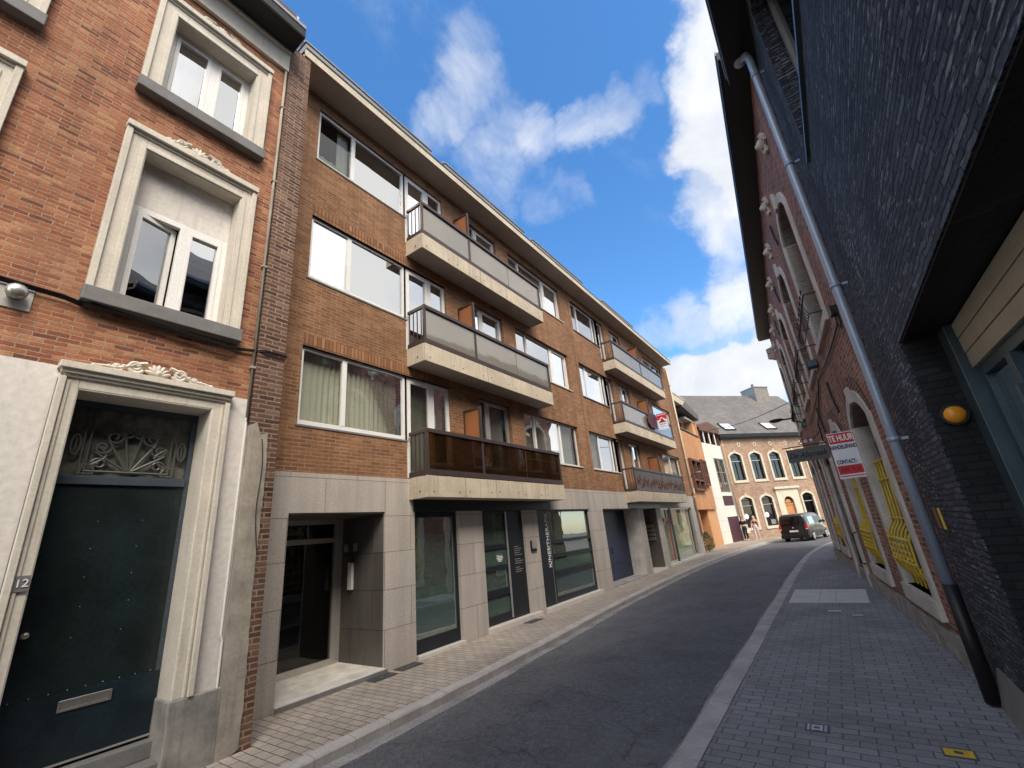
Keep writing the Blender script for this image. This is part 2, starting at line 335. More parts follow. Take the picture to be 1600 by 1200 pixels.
def wall(mb, fr, u0, u1, z0, z1, holes, n=0, depth=.2, room=.7, mr=1, back=True, arch=None):
    """front sheet with openings, brick reveals and an unlit room behind each opening"""
    us = sorted({u0, u1} | {h[0] for h in holes} | {h[1] for h in holes}); zs = sorted({z0, z1} | {h[2] for h in holes} | {h[3] for h in holes})
    us = [u for u in us if u0 <= u <= u1]; zs = [z for z in zs if z0 <= z <= z1]
    for a, b in zip(us, us[1:]):
        run = None
        for c, d in zip(zs, zs[1:]):
            mu, mz = (a+b)/2, (c+d)/2
            solid = not any(h[0] < mu < h[1] and h[2] < mz < h[3] for h in holes)
            if solid: mb.face([fr.p(a, n, c), fr.p(b, n, c), fr.p(b, n, d), fr.p(a, n, d)])
    for h in holes:
        a, b, c, d = h[:4]; rise = h[4] if len(h) > 4 else 0
        dd = h[5] if len(h) > 5 and h[5] else depth
        if rise:
            k = 14; arc = archpts(a, b, d-rise, rise, k)
            for (p, q) in zip(arc, arc[1:]):
                mb.face([fr.p(p[0], n, p[1]), fr.p(q[0], n, q[1]), fr.p(q[0], n, d), fr.p(p[0], n, d)])
            out = [(a, c)] + arc + [(b, c)]
        else: out = [(a, c), (a, d), (b, d), (b, c)]
        k = len(out)
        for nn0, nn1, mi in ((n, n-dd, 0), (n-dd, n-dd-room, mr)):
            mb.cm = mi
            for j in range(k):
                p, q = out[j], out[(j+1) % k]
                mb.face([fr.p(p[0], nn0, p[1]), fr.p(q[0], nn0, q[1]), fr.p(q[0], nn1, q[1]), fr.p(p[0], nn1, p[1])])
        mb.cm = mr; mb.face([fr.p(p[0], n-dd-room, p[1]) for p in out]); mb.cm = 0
def archpts(a, b, zs, rise, k=14, pointed=False):
    w = (b-a)/2; c = (a+b)/2; out = []
    if rise >= w*.98:
        for i in range(k+1):
            t = math.pi*(1-i/k); out.append((c+w*math.cos(t), zs+rise*math.sin(t)))
    else:
        r = (w*w+rise*rise)/(2*rise); zc = zs+rise-r; t0 = math.asin(w/r)
        for i in range(k+1):
            t = -t0+2*t0*i/k; out.append((c+r*math.sin(t), zc+r*math.cos(t)))
    return out
def arch_band(mb, fr, a, b, z0, zs, rise, w, n0, n1, sill=0):
    """stone band round an arched opening, as strips"""
    k = 14
    inn = [(a, z0)] + archpts(a, b, zs, rise, k) + [(b, z0)]
    out = [(a-w, z0)] + archpts(a-w, b+w, zs, rise+w*.95, k) + [(b+w, z0)]
    for i in range(len(inn)-1):
        p, q, P, Q = inn[i], inn[i+1], out[i], out[i+1]
        for pts in ([fr.p(p[0], n1, p[1]), fr.p(q[0], n1, q[1]), fr.p(Q[0], n1, Q[1]), fr.p(P[0], n1, P[1])],
                    [fr.p(p[0], n0, p[1]), fr.p(q[0], n0, q[1]), fr.p(q[0], n1, q[1]), fr.p(p[0], n1, p[1])],
                    [fr.p(P[0], n0, P[1]), fr.p(Q[0], n0, Q[1]), fr.p(Q[0], n1, Q[1]), fr.p(P[0], n1, P[1])],
                    [fr.p(p[0], n0, p[1]), fr.p(q[0], n0, q[1]), fr.p(Q[0], n0, Q[1]), fr.p(P[0], n0, P[1])]):
            mb.face(pts)
    for s, o in ((inn[0], out[0]), (inn[-1], out[-1])):
        mb.face([fr.p(s[0], n0, s[1]), fr.p(o[0], n0, o[1]), fr.p(o[0], n1, o[1]), fr.p(s[0], n1, s[1])])
def shell(mb, fr, u0, u1, z0, z1, D, n=0, roof=True):
    """sides, back and top of a building body behind its front sheet"""
    for u in (u0, u1): mb.face([fr.p(u, n, z0), fr.p(u, n-D, z0), fr.p(u, n-D, z1), fr.p(u, n, z1)])
    mb.face([fr.p(u0, n-D, z0), fr.p(u1, n-D, z0), fr.p(u1, n-D, z1), fr.p(u0, n-D, z1)])
    if roof: mb.face([fr.p(u0, n, z1), fr.p(u1, n, z1), fr.p(u1, n-D, z1), fr.p(u0, n-D, z1)])
def sheet(fr, u0, u1, z0, z1, n):
    mb = MB(); mb.face([fr.p(u0, n, z0), fr.p(u1, n, z0), fr.p(u1, n, z1), fr.p(u0, n, z1)]); return mb
def pane(fr, u0, u1, z0, z1, n):
    q = [random.uniform(-.006, .006) for _ in range(3)]; mb = MB()
    mb.face([fr.p(u0, n+q[0], z0), fr.p(u1, n+q[1], z0), fr.p(u1, n+q[1]+q[2], z1), fr.p(u0, n+q[0]+q[2], z1)]); return mb
def curtain(fr, u0, u1, z0, z1, n, amp=.022, wl=.13, jit=.4):
    mb = MB(); mb.smooth = True; k = max(8, int((u1-u0)/.016)); top = []; bot = []; ph = random.random()*6
    for i in range(k+1):
        u = u0+(u1-u0)*i/k
        a = amp*(.6+.5*math.sin(u*3.1+ph)); d = a*math.sin(2*math.pi*u/wl+1.3*math.sin(u*4.3+ph)*jit)+a*.4*math.sin(2*math.pi*u/(wl*.47)+ph)
        top.append(fr.p(u, n+d*.6, z1)); bot.append(fr.p(u+.006*math.sin(u*17), n+d*1.2, z0))
    mb.grid([bot, top]); return mb
def window(parent, fr, u0, u1, z0, z1, mull=(), fw=.055, n=-.10, th=.06, gl='glass', curt=None, sash=(), frame_mat='pvc', trans=(), gls=None, sill=None, name='window', mw=.07, bw=None):
    """frame with one pane per light; curt: list of (u0,u1,z0,z1,material,amp,wl) hung behind"""
    mb = MB(); mb.frame(fr, u0, u1, z0, z1, fw, n-th, n, bot=bw)
    cuts = []
    for q in mull:
        c, w = q if isinstance(q, tuple) else (q, mw)
        mb.box(fr, c-w/2, c+w/2, n-th+.004, n+.004, z0+(bw or fw), z1-fw); cuts.append((c-w/2, c+w/2))
    edges = [u0+fw] + [x for c in cuts for x in c] + [u1-fw]
    lights = [(edges[i], edges[i+1]) for i in range(0, len(edges), 2)]
    zl = [z0+(bw or fw)]
    for tz in trans:
        for a, b in lights: mb.box(fr, a, b, n-th+.006, n+.002, tz-.03, tz+.03)
        zl += [tz-.03, tz+.03]
    zl.append(z1-fw)
    for i in sash:      # opening leaf inside a light
        a, b = lights[i]; mb.frame(fr, a, b, zl[0], zl[-1], .05, n-th+.012, n+.012)
    w = build(name, mb, frame_mat, parent, bevel=.004)
    for i, (a, b) in enumerate(lights):
        s = .05 if i in sash else 0
        for j in range(0, len(zl), 2):
            g = gls[i] if gls else gl
            build('pane', pane(fr, a+s, b-s, zl[j]+(s if j == 0 else 0), zl[j+1]-(s if j+2 >= len(zl) else 0), n-.03), g, w)
    for c in (curt or ()):
        if c[4] == 'blind': build('blind', sheet(fr, c[0], c[1], c[2], c[3], n-.09), 'blind', w)
        else: build('curtain', curtain(fr, c[0], c[1], c[2], c[3], n-.16, *c[5:]), c[4], w)
    if sill:
        sb = MB(); sb.box(fr, u0-.03, u1+.03, n-th, sill[0], z0-sill[1], z0); build('sill', sb, sill[2], w, bevel=.004)
    return w
def text(name, fr, u, n, z, s, size, mat, parent, rot=0, depth=.004, sx=1, align='CENTER', bold=0, shear=0):
    cu = bpy.data.curves.new(name, 'FONT'); cu.body = s; cu.size = size; cu.align_x = align; cu.align_y = 'CENTER'; cu.extrude = depth; cu.offset = bold; cu.shear = shear
    o = bpy.data.objects.new('tmp_text', cu); COL.objects.link(o); dg = bpy.context.evaluated_depsgraph_get()
    me = bpy.data.meshes.new_from_object(o.evaluated_get(dg)); COL.objects.unlink(o); bpy.data.objects.remove(o)
    b = BASES[parent.name]; mb = MB(); c, sn = math.cos(rot), math.sin(rot)
    # reading direction: seen from outside, text runs along -right of normal
    rx = (-fr.n[1], fr.n[0])
    sg = rx[0]*fr.u[0]+rx[1]*fr.u[1]
    for v in me.vertices:
        x, y = v.co.x*sx, v.co.y
        X, Y = x*c-y*sn, x*sn+y*c
        mb.v.append(fr.p(u+sg*X, n+v.co.z, z+Y))
    for p in me.polygons: mb.f.append(tuple(p.vertices)); mb.m.append(0); mb.sm.append(False)
    return build(name, mb, mat, parent)
def spiral(fr, c, r0, turns, n, a0, sgn=1, k=26):
    return [fr.p(c[0]+sgn*r0*(1-.8*i/k)*math.cos(a0+turns*2*math.pi*i/k), n, c[1]+r0*(1-.8*i/k)*math.sin(a0+turns*2*math.pi*i/k)) for i in range(k+1)]
def crest(fr, uc, z0, w, h, n):
    mb = MB()
    rotm = Matrix((( fr.u[0], fr.n[0], 0), (fr.u[1], fr.n[1], 0), (0, 0, 1)))
    for i in range(7):       # shell of petals
        a = R(20+i*23.3); ln = h*.55
        c = (uc+math.cos(a)*ln*.5, z0+.02+math.sin(a)*ln*.55)
        rr = rotm @ Matrix.Rotation(-(a-math.pi/2), 3, 'Y')
        mb.ell(fr.p(c[0], n+.01, c[1]), (.022, .03, ln*.5), 8, 6, rr)
    mb.ell(fr.p(uc, n+.02, z0+.05), (.035, .035, .035))
    for s in (1, -1):
        mb.tube(spiral(fr, (uc+s*w*.19, z0+h*.34), h*.30, 1.6, n+.015, R(200), s), [.02]*20+[.014]*7, 6)
        mb.tube(spiral(fr, (uc+s*w*.33, z0+h*.20), h*.19, 1.5, n+.012, R(160), s), .014, 6)
        pth = [fr.p(uc+s*(w*.1+w*.4*t), n+.012, z0+h*(.52*(1-t)**1.5+.06+.05*math.sin(t*9))) for t in [i/12 for i in range(13)]]
        mb.tube(pth, [.026-.012*i/12 for i in range(13)], 6)
        for i in range(6):
            t = (i+.5)/6
            mb.ell(fr.p(uc+s*(w*.14+w*.34*t), n+.012, z0+h*(.36*(1-t)+.08)), (.03*(1-t*.5),)*2+(.02,), 7, 5)
        mb.ell(fr.p(uc+s*w*.5, n+.012, z0+.018), (.03, .025, .02), 8, 6)
    return mb
M['white_panel'] = brick('cream white cladding panels', (.72, .69, .60), (.68, .65, .57), (.45, .42, .36), 1.6, .75, .008, rough=.6, var=.05, stain=.08, bs=.05, wob=0)
M['sky_glass'] = glass('skylight glass with painted reflection', f0=.25, f1=.6, opaque=.9, ocol=(.75, .75, .74))  # white mixed into the pane as the reflected cloud
M['glass_soft'] = glass('shop front glass', tint=(.9, .92, .88), f0=.04, f1=.28)
M['chimney'] = plain('grey slated chimney', (.21, .19, .165), .85, var=.2)
M['glass_dark_car'] = glass('tinted car glass', tint=(.06, .06, .065), f0=.06, f1=.7, opaque=.5, ocol=(.012, .012, .014))
# ================================================================== GROUND
def strip(name, mat, left, right, z, label_kind='structure', zr=None, skirt=0):
    mb = MB()
    for i in range(len(left)-1):
        a, b, c, d = left[i], left[i+1], right[i+1], right[i]
        mb.face([(a[0], a[1], z), (b[0], b[1], z), (c[0], c[1], z), (d[0], d[1], z)])
    return build(name, mb, mat, None, kind=label_kind)
def smooth(pts, k=6):
    out = []
    for i in range(len(pts)-1):
        p0 = pts[max(i-1, 0)]; p1 = pts[i]; p2 = pts[i+1]; p3 = pts[min(i+2, len(pts)-1)]
        for j in range(k):
            t = j/k; out.append(tuple(.5*((2*p1[q])+(-p0[q]+p2[q])*t+(2*p0[q]-5*p1[q]+4*p2[q]-p3[q])*t*t+(-p0[q]+3*p1[q]-3*p2[q]+p3[q])*t**3) for q in (0, 1)))
    out.append(pts[-1]); return out
def offs(pts, d):
    out = []
    for i, p in enumerate(pts):
        a = pts[max(i-1, 0)]; b = pts[min(i+1, len(pts)-1)]; l = math.hypot(b[0]-a[0], b[1]-a[1])
        out.append((p[0]-(b[1]-a[1])/l*d, p[1]+(b[0]-a[0])/l*d))
    return out
RD = -.11
KL = smooth([(-4.62, -8), (-4.62, -2), (-4.6, 3.4), (-4.75, 7.3), (-5.0, 11), (-5.13, 15), (-5.17, 20), (-4.95, 26), (-4.5, 32), (-3.7, 36), (-1.8, 39.3), (1.5, 43), (6, 48.5), (11, 55)])
KR = smooth([(-1.62, -8), (-1.62, -2), (-1.62, 5), (-1.65, 12), (-1.66, 18), (-1.5, 24.2), (-.85, 29.6), (.6, 33.5), (3.5, 38.5), (8, 44.5), (13, 51)])
KLi, KRi = offs(KL, .17), offs(KR, -.22)
mb = MB(); mb.face([(-400, -400, -.30), (400, -400, -.30), (400, 400, -.30), (-400, 400, -.30)]); build('ground', mb, 'ground', kind='structure')
# road between gutters, one strip resampled
def resamp(pts, n):
    ds = [0]
    for a, b in zip(pts, pts[1:]): ds.append(ds[-1]+math.hypot(b[0]-a[0], b[1]-a[1]))
    out = []; j = 0
    for i in range(n+1):
        t = ds[-1]*i/n
        while j < len(ds)-2 and ds[j+1] < t: j += 1
        f = (t-ds[j])/(ds[j+1]-ds[j]); out.append((pts[j][0]+(pts[j+1][0]-pts[j][0])*f, pts[j][1]+(pts[j+1][1]-pts[j][1])*f))
    return out
n = 90
rl, rr = resamp(offs(KL, .05), n), resamp(offs(KR, -.05), n)
mb = MB(); rows = []
for a, b in zip(rl, rr):
    rows.append([(a[0]+(b[0]-a[0])*t/8, a[1]+(b[1]-a[1])*t/8, RD+.05*math.sin(math.pi*t/8)) for t in range(9)])
mb.smooth = True; mb.grid(rows); build('road', mb, 'asphalt', kind='structure')
gl, gr = resamp(offs(KL, .03), n*4), resamp(offs(KL, -.20), n*4)
gr = [(x_+random.uniform(-.012, .012)+.02*math.sin(y_*2.1)*math.sin(y_*.7), y_) for x_, y_ in gr]
mb = MB(); mb.grid([[(a[0], a[1], RD+.012) for a in gl], [(b[0], b[1], RD+.030) for b in gr], [(b[0]+.01, b[1], RD-.05) for b in gr]]); build('gutter', mb, 'gutter', kind='structure')
gl, gr = resamp(offs(KR, .09), n*4), resamp(offs(KR, -.03), n*4)
gl = [(x_+random.uniform(-.012, .012)+.02*math.sin(y_*2.3)*math.sin(y_*.9), y_) for x_, y_ in gl]
mb = MB(); mb.grid([[(b[0]-.01, b[1], RD-.05) for b in gl], [(a[0], a[1], RD+.025) for a in gl], [(b[0], b[1], RD+.012) for b in gr]]); build('gutter', mb, 'gutter', kind='structure')
def kerb(out, inn, side):
    mb = MB(); O, I = resamp(out, 150), resamp(inn, 150)
    step = 1.0; acc = 0
    for i in range(150):
        a, b, c, d = O[i], O[i+1], I[i+1], I[i]
        # joint: leave a narrow gap every stone
        f0, f1 = .006, .994
        lerp = lambda p, q, t: (p[0]+(q[0]-p[0])*t, p[1]+(q[1]-p[1])*t)
        p0, p1, q0, q1 = lerp(a, b, f0), lerp(a, b, f1), lerp(d, c, f0), lerp(d, c, f1)
        h = random.uniform(-.004, .004); ch = .018
        top = .006+h
        e0, e1 = lerp(p0, q0, .10), lerp(p1, q1, .10)
        mb.face([(q0[0], q0[1], top), (q1[0], q1[1], top), (e1[0], e1[1], top), (e0[0], e0[1], top)])
        mb.face([(e0[0], e0[1], top), (e1[0], e1[1], top), (p1[0], p1[1], top-ch), (p0[0], p0[1], top-ch)])
        mb.face([(p0[0], p0[1], top-ch), (p1[0], p1[1], top-ch), (p1[0], p1[1], RD-.05), (p0[0], p0[1], RD-.05)])
        mb.face([(p0[0], p0[1], top-ch), (e0[0], e0[1], top), (q0[0], q0[1], top), (q0[0], q0[1], -.05), (p0[0], p0[1], RD-.05)])
        mb.face([(p1[0], p1[1], top-ch), (e1[0], e1[1], top), (q1[0], q1[1], top), (q1[0], q1[1], -.05), (p1[0], p1[1], RD-.05)])
    build('kerb', mb, 'kerb', kind='structure', weld=False)
kerb(KL, KLi, 1); kerb(KR, KRi, -1)
pl = resamp(offs(KL, .165), 60); mb = MB()
for a, b in zip(pl, pl[1:]): mb.face([(-9.5, a[1], 0), (a[0], a[1], 0), (b[0], b[1], 0), (-9.5, b[1], 0)])
build('pavement', mb, 'paver_warm', kind='structure')
pr = resamp(offs(KR, -.215), 60); mb = MB()
for a, b in zip(pr, pr[1:]): mb.face([(a[0], a[1], 0), (a[0]+5, a[1]-.4, 0), (b[0]+5, b[1]-.4, 0), (b[0], b[1], 0)])
build('pavement', mb, 'paver_grey', kind='structure')

# ================================================================== APARTMENT BUILDING
AF = Fr(-6.3, 0, 0, 1)
apt = thing('apartment_building', 'four storey brown brick apartment building with long balconies, white windows and stone ground floor', 'building', (-6.3, 14, 0))
zs_ = [3.70, 6.29, 8.92]; zt_ = [5.02, 7.60, 10.19]; zb_ = [2.99, 5.60, 8.23]
holes = []
for k in range(3):
    s, t, b = zs_[k], zt_[k], zb_[k]
    holes += [(3.43, 5.60, s, t), (5.60, 6.86, b, t), (7.87, 9.15, b, t), (9.75, 12.95, s, t),
              (13.80, 16.15, s, t), (16.15, 16.85, b, t), (17.48, 18.72, b, t), (21.87, 24.88, s, t)]
mb = MB(); wall(mb, AF, 2.5, 26.15, 2.97, 10.56, holes, depth=.16, room=.9)
shell(mb, AF, 2.5, 26.15, -.06, 10.56, 9, n=-.001, roof=False)
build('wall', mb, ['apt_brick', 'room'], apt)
for k in (0, 1):
    mb = MB(); mb.box(AF, 3.43, 6.86, -.10, .004, zt_[k], zt_[k]+.215); build('lintel_course', mb, 'apt_soldier', apt)
mb = MB(); mb.box(AF, 13.585, 13.60, -.02, .004, 2.97, 10.5); build('movement_joint', mb, 'bolt', apt)
# stone ground floor
G = [(3.40, 5.08, -.04, 2.39, 0, 1.2), (5.75, 6.93, -.04, 2.39, 0, .16), (7.69, 9.28, -.04, 2.39, 0, .16), (9.90, 12.94, -.04, 2.39, 0, .16), (13.95, 17.15, -.04, 2.39, 0, .85),
     (17.75, 19.35, -.04, 2.39, 0, 1.0), (19.96, 25.12, -.04, 2.39, 0, .18)]
mb = MB(); wall(mb, AF, 2.5, 26.2, -.06, 2.97, G, n=.012, depth=.2, room=.8)
mb.face([AF.p(2.5, .012, 2.97), AF.p(26.2, .012, 2.97), AF.p(26.2, 0, 2.97), AF.p(2.5, 0, 2.97)])
mb.face([AF.p(26.2, .012, 0), AF.p(26.2, -.2, 0), AF.p(26.2, -.2, 2.97), AF.p(26.2, .012, 2.97)])
build('stone_base', mb, ['stone_clad', 'room'], apt)
# cornice: deep soffit, pale fascia, zinc parapet in lengths
mb = MB(); mb.box(AF, 2.78, 25.35, 0, .52, 10.48, 10.56); build('soffit', mb, 'soffit', apt)
mb = MB(); mb.box(AF, 2.78, 25.38, .50, .545, 10.475, 10.645)
for y in (5.2, 7.6, 10, 12.4, 14.8, 17.2, 19.6, 22): mb.box(AF, y, y+.006, .53, .547, 10.475, 10.645)
build('fascia', mb, 'concrete', apt)
mb = MB(); mb.box(AF, 2.78, 25.36, -9, .555, 10.645, 10.68); build('roof_edge', mb, 'black', apt)
for a, b in ((2.8, 6.03), (6.52, 10.12), (10.62, 14.22), (16.1, 19.6)):
    mb = MB(); mb.box(AF, a, b, -.9, .48, 10.68, 10.90); mb.box(AF, a-.02, b+.02, -.9, .50, 10.90, 10.935)
    for i in range(1, int((b-a)/.6)): mb.box(AF, a+i*.6, a+i*.6+.02, .48, .488, 10.68, 10.90)
    mb.box(AF, a-.03, a+.06, .30, .44, 10.935, 10.985)
    build('parapet', mb, 'zinc', apt)
# ---- windows per floor
GM, GN = 'glass_mirror', 'glass'
for k in range(3):
    s, t, b = zs_[k], zt_[k], zb_[k]; fl = k
    cA = []; gA = [GN, GM]; cC = []; gC = [GM]*3; cA2 = []; gA2 = [GM]*3
    if k == 0:
        cA = [(3.5, 5.5, s+.02, t-.03, 'curtain_green', .03, .105)]; gA = ['glass_clear', 'glass_clear']
        cC = [(9.85, 12.85, s+.02, t-.1, 'curtain_white', .03, .10)]; gC = ['glass_clear']*3
        cA2 = [(13.85, 15.0, s+.02, t-.05, 'curtain_white', .03, .12)]; gA2 = ['glass_clear', GM, GN]
    if k == 1: cA = [(3.5, 4.2, s+.02, t-.03, 'blind')]; gA = ['glass_clear', GM]; cC = [(11.95, 12.85, s+.02, t-.03, 'curtain_white', .02, .12)]; gC = [GM, GM, GN]
    if k == 2: cA = [(3.95, 4.2, s+.02, t-.03, 'curtain_white', .02, .1), (3.5, 4.2, s+.02, s+.35, 'curtain_cream', .02, .2)]; gA = ['glass_clear', GM]; cC = [(11.95, 12.85, s+.02, t-.03, 'blind')]; gC = [GN, GM, 'glass_clear']
    window(apt, AF, 3.43, 5.60, s, t, [(4.24, .09), (5.52, .16)][:1], curt=cA, gls=gA, fw=.06, bw=.085, n=-.05, sill=(.015, .035, 'blue_stone'))
    # balcony door beside it
    cD = [(5.75, 6.8, b+.05, t-.05, 'curtain_green', .03, .11)] if k == 0 else []
    window(apt, AF, 5.605, 6.855, b, t, [(6.33, .13)], curt=cD, gl='glass_clear' if k == 0 else GM, fw=.08, n=-.05, sash=(0,), name='balcony_door')
    cD = [(7.95, 9.1, b+.05, t-.05, 'curtain_white', .035, .13)] if k == 0 else []
    window(apt, AF, 7.87, 9.15, b, t, [(8.24, .09)], curt=cD, gl='glass_clear' if k == 0 else GM, sash=(1,), frame_mat='pvc' if k else 'alu', name='balcony_door')
    window(apt, AF, 9.75, 12.95, s, t, [(10.43, .08), (11.88, .10)], curt=cC, gls=gC, sill=(.03, .035, 'sillstone'), sash=(2,) if k else ())
    window(apt, AF, 13.80, 16.145, s, t, [(14.43 if k else 14.72, .07), (15.82, .09)], curt=cA2, gls=gA2, sill=(.03, .035, 'sillstone' if k == 0 else 'blue_stone'))
    window(apt, AF, 16.155, 16.85, b, t, gl=GM, name='balcony_door')
    window(apt, AF, 17.48, 18.72, b, t, [(18.05, .09)], gl=GN, sash=(0,), name='balcony_door')
    cR = [(21.95, 24.8, s+.02, t-.05, 'curtain_white', .05, .3)] if k == 0 else []
    window(apt, AF, 21.87, 24.88, s, t, [(23.35, .08)] if k != 1 else [(24.1, .1)], curt=cR, gl='glass_clear' if k == 0 else GM, sill=(.03, .035, 'sillstone'))
# ---- balconies
def balcony(y0, y1, z, floor, right):
    mb = MB(); P = .50
    mb.box(AF, y0, y1, -.02, P-.03, z, z+.34)
    o = build('balcony', mb, 'soffit', apt, label='%s floor balcony on the %s half' % (('first', 'second', 'third')[floor], 'far' if right else 'near'))
    mb = MB(); mb.box(AF, y0-.01, y1+.01, P-.03, P+.01, z-.012, z+.365); mb.box(AF, y0-.02, y0+.02, 0, P-.031, z-.012, z+.365); mb.box(AF, y1-.02, y1+.02, 0, P-.031, z-.012, z+.365)
    L_ = y1-y0; npan = 5 if not right else 4
    mb.cm = 1
    for i in (range(1, npan) if floor == 0 else (2,)): mb.box(AF, y0+L_*i/npan-.004, y0+L_*i/npan+.004, P, P+.0115, z-.012, z+.365)
    for i in range(npan):
        for f in (.12, .82): mb.disc(AF, y0+L_*(i+f)/npan, z+.10+.02*((i*7) % 3-1), .011, P, P+.020, 8)
    mb.box(AF, y0-.032, y0-.018, .30, .325, z+.09, z+.115)
    build('fascia', mb, ['concrete', 'bolt'], o)
    mb = MB(); zr0, zr1 = z+.385, z+1.245; w = .05
    q = P-.01
    mb.box(AF, y0, y1, q-w, q+.012, zr0, zr0+.10); mb.box(AF, y0-.004, y1+.004, q-w-.02, q+.016, zr1-.075, zr1)
    for y in (y0, y1-w): mb.box(AF, y, y+w, q-w+.004, q+.008, zr0+.10, zr1-.075)
    ng = 3
    for i in range(1, ng): mb.box(AF, y0+L_*i/ng-.012, y0+L_*i/ng+.012, q-w+.01, q-.035, zr0+.10, zr1-.075)
    for y in (y0, y1-w):
        mb.box(AF, y, y+w, .0, q-w-.021, zr1-.07, zr1-.004); mb.box(AF, y, y+w, .0, q-w-.001, zr0+.004, zr0+.095)
        for j in range(4):
            nn = .03+j*.115; mb.box(AF, y+.015, y+.035, nn, nn+.018, zr0+.095, zr1-.07)
    build('railing', mb, 'brown_metal', o, bevel=.004)
    for i in range(ng):
        a, b = y0+L_*i/ng+.014, y0+L_*(i+1)/ng-.014
        if i == 0: a += .04
        if i == ng-1: b -= .04
        if right and floor == 0:
            mb = MB(); mb.box(AF, a, b, q-.032, q-.02, zr0+.10, zr1-.075)
            mb.cm = 1
            for j in range(7):
                uu = a+(b-a)*(j+.5)/7; zz = zr0+.30+.08*math.sin(j*2.3+i)
                mb.tube(spiral(AF, (uu, zz), .17, 1.1, q-.012, j*1.7, (-1)**j, 16), .014, 5)
                mb.tube([AF.p(uu-.15+.3*t/6, q-.012, zz-.18+.42*t/6+.05*math.sin(t+j)) for t in range(7)], .012, 5)
            build('patterned_panel', mb, ['brown_metal', 'timber'], o)
        else:
            mb = MB(); mb.box(AF, a, b, q-.033, q-.025, zr0+.10, zr1-.075)
            build('glass_panel', mb, 'glass_smoke' if floor == 0 else 'glass_milk', o)
    ys = y0+1.62 if not right else y0+3.35
    mb = MB(); mb.box(AF, ys+.02, ys+.04, .004, .44, z+.36, z+1.93); build('privacy_screen', mb, 'screen', o)
    mb = MB(); mb.box(AF, ys, ys+.06, .44, .48, z+.345, z+1.97); mb.box(AF, ys, ys+.06, .002, .44, z+1.93, z+1.97); mb.box(AF, ys, ys+.06, .002, .03, z+.345, z+1.93); build('screen_frame', mb, 'brown_metal', o)
for k, z in enumerate((2.605, 5.225, 7.87)):
    balcony(5.64, 10.60, z, k, False); balcony(16.2, 22.8, z, k, True)
# ---- ground floor fillings
mb = MB(); mb.box(AF, 5.72, 10.60, .013, .03, 2.385, 2.605); build('shade_stain_band', mb, 'anthracite', apt)  # dark strip painting the balcony's shade and staining on the stone
mb = MB(); mb.box(AF, 16.25, 19.95, .013, .03, 2.385, 2.605); build('shade_stain_band', mb, 'anthracite', apt)  # same painted shade and stain under the far balcony
# entrance porch
mb = MB(); mb.box(AF, 3.395, 5.085, -1.24, .05, -.05, .07); build('porch_floor', mb, 'marble', apt, bevel=.004)
mb = MB(); mb.box(AF, 3.38, 5.10, .051, .075, -.05, .055); build('step_edge', mb, 'blue_stone', apt)
for u0, u1 in ((5.079, 5.083), (3.397, 3.401)):
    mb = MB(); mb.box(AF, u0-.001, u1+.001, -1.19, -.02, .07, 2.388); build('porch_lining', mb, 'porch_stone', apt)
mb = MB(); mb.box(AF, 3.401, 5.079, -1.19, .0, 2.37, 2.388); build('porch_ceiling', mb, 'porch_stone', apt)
mb = MB(); mb.frame(AF, 3.41, 4.98, .071, 2.37, .075, -1.22, -1.14, bot=.09); mb.box(AF, 3.485, 4.905, -1.215, -1.145, 1.98, 2.06); mb.box(AF, 4.98, 5.075, -1.2, -1.15, .071, 2.37)
d = build('entrance_door', mb, 'alu', apt)
build('pane', pane(AF, 3.485, 4.905, .16, 1.98, -1.18), 'glass_dark', d); build('pane', pane(AF, 3.485, 4.905, 2.06, 2.295, -1.18), 'glass_dark', d)
mb = MB(); mb.box(AF, 3.50, 3.62, -1.14, -1.09, 1.02, 1.18); build('handle', mb, 'steel', d, bevel=.006)
mb = MB(); mb.box(AF, 5.03, 5.077, -.92, -.80, 1.18, 1.62); build('mail_slot', mb, 'white', apt, bevel=.006)
for nn in (-.72, -.98):
    mb = MB(); mb.box(AF, 5.055, 5.077, nn-.09, nn, 1.80, 1.93); mb.box(AF, 5.05, 5.055, nn-.07, nn-.02, 1.83, 1.90); build('doorbell_panel', mb, 'alu', apt, bevel=.004)
# shop window one
mb = MB(); mb.frame(AF, 5.755, 6.925, .07, 2.385, .05, -.13, -.06, bot=.20, top=.10); mb.box(AF, 5.755, 6.925, -.128, -.052, .07, .085)
w = build('shop_window', mb, 'anthracite', apt, bevel=.003); build('pane', pane(AF, 5.805, 6.875, .27, 2.285, -.09), 'glass_shop', w)
mb = MB(); mb.box(AF, 5.80, 6.95, -.3, .06, -.05, .055); build('threshold', mb, 'sillstone', apt, bevel=.006)
# glazed practice door with dark panel
mb = MB(); mb.frame(AF, 7.70, 8.66, .10, 2.385, .055, -.13, -.06, bot=.16)
for z in (.62, 1.13, 1.56): mb.box(AF, 7.755, 8.605, -.125, -.052, z, z+(.14 if z < 1 else .10))
w = build('shop_door', mb, 'anthracite', apt, bevel=.003)
for a, b in ((.26, .62), (.76, 1.13), (1.23, 1.56), (1.66, 2.33)): build('pane', pane(AF, 7.755, 8.605, a, b, -.09), 'glass_shop', w)
mb = MB(); mb.box(AF, 8.585, 8.625, -.052, -.03, .14, 2.36); build('pull_bar', mb, 'alu', w)
mb = MB()
for i, q in enumerate((.24, .17, .22, .25, .20, .24, .18, .12)): mb.box(AF, 8.33-q*.5, 8.33+q*.5, -.086, -.082, 1.52-i*.032, 1.54-i*.032)
build('lettering', mb, 'white', w)
mb = MB(); mb.box(AF, 8.665, 9.275, -.12, -.05, .10, 2.385); pn = build('name_panel', mb, 'anthracite', apt)
mb = MB()
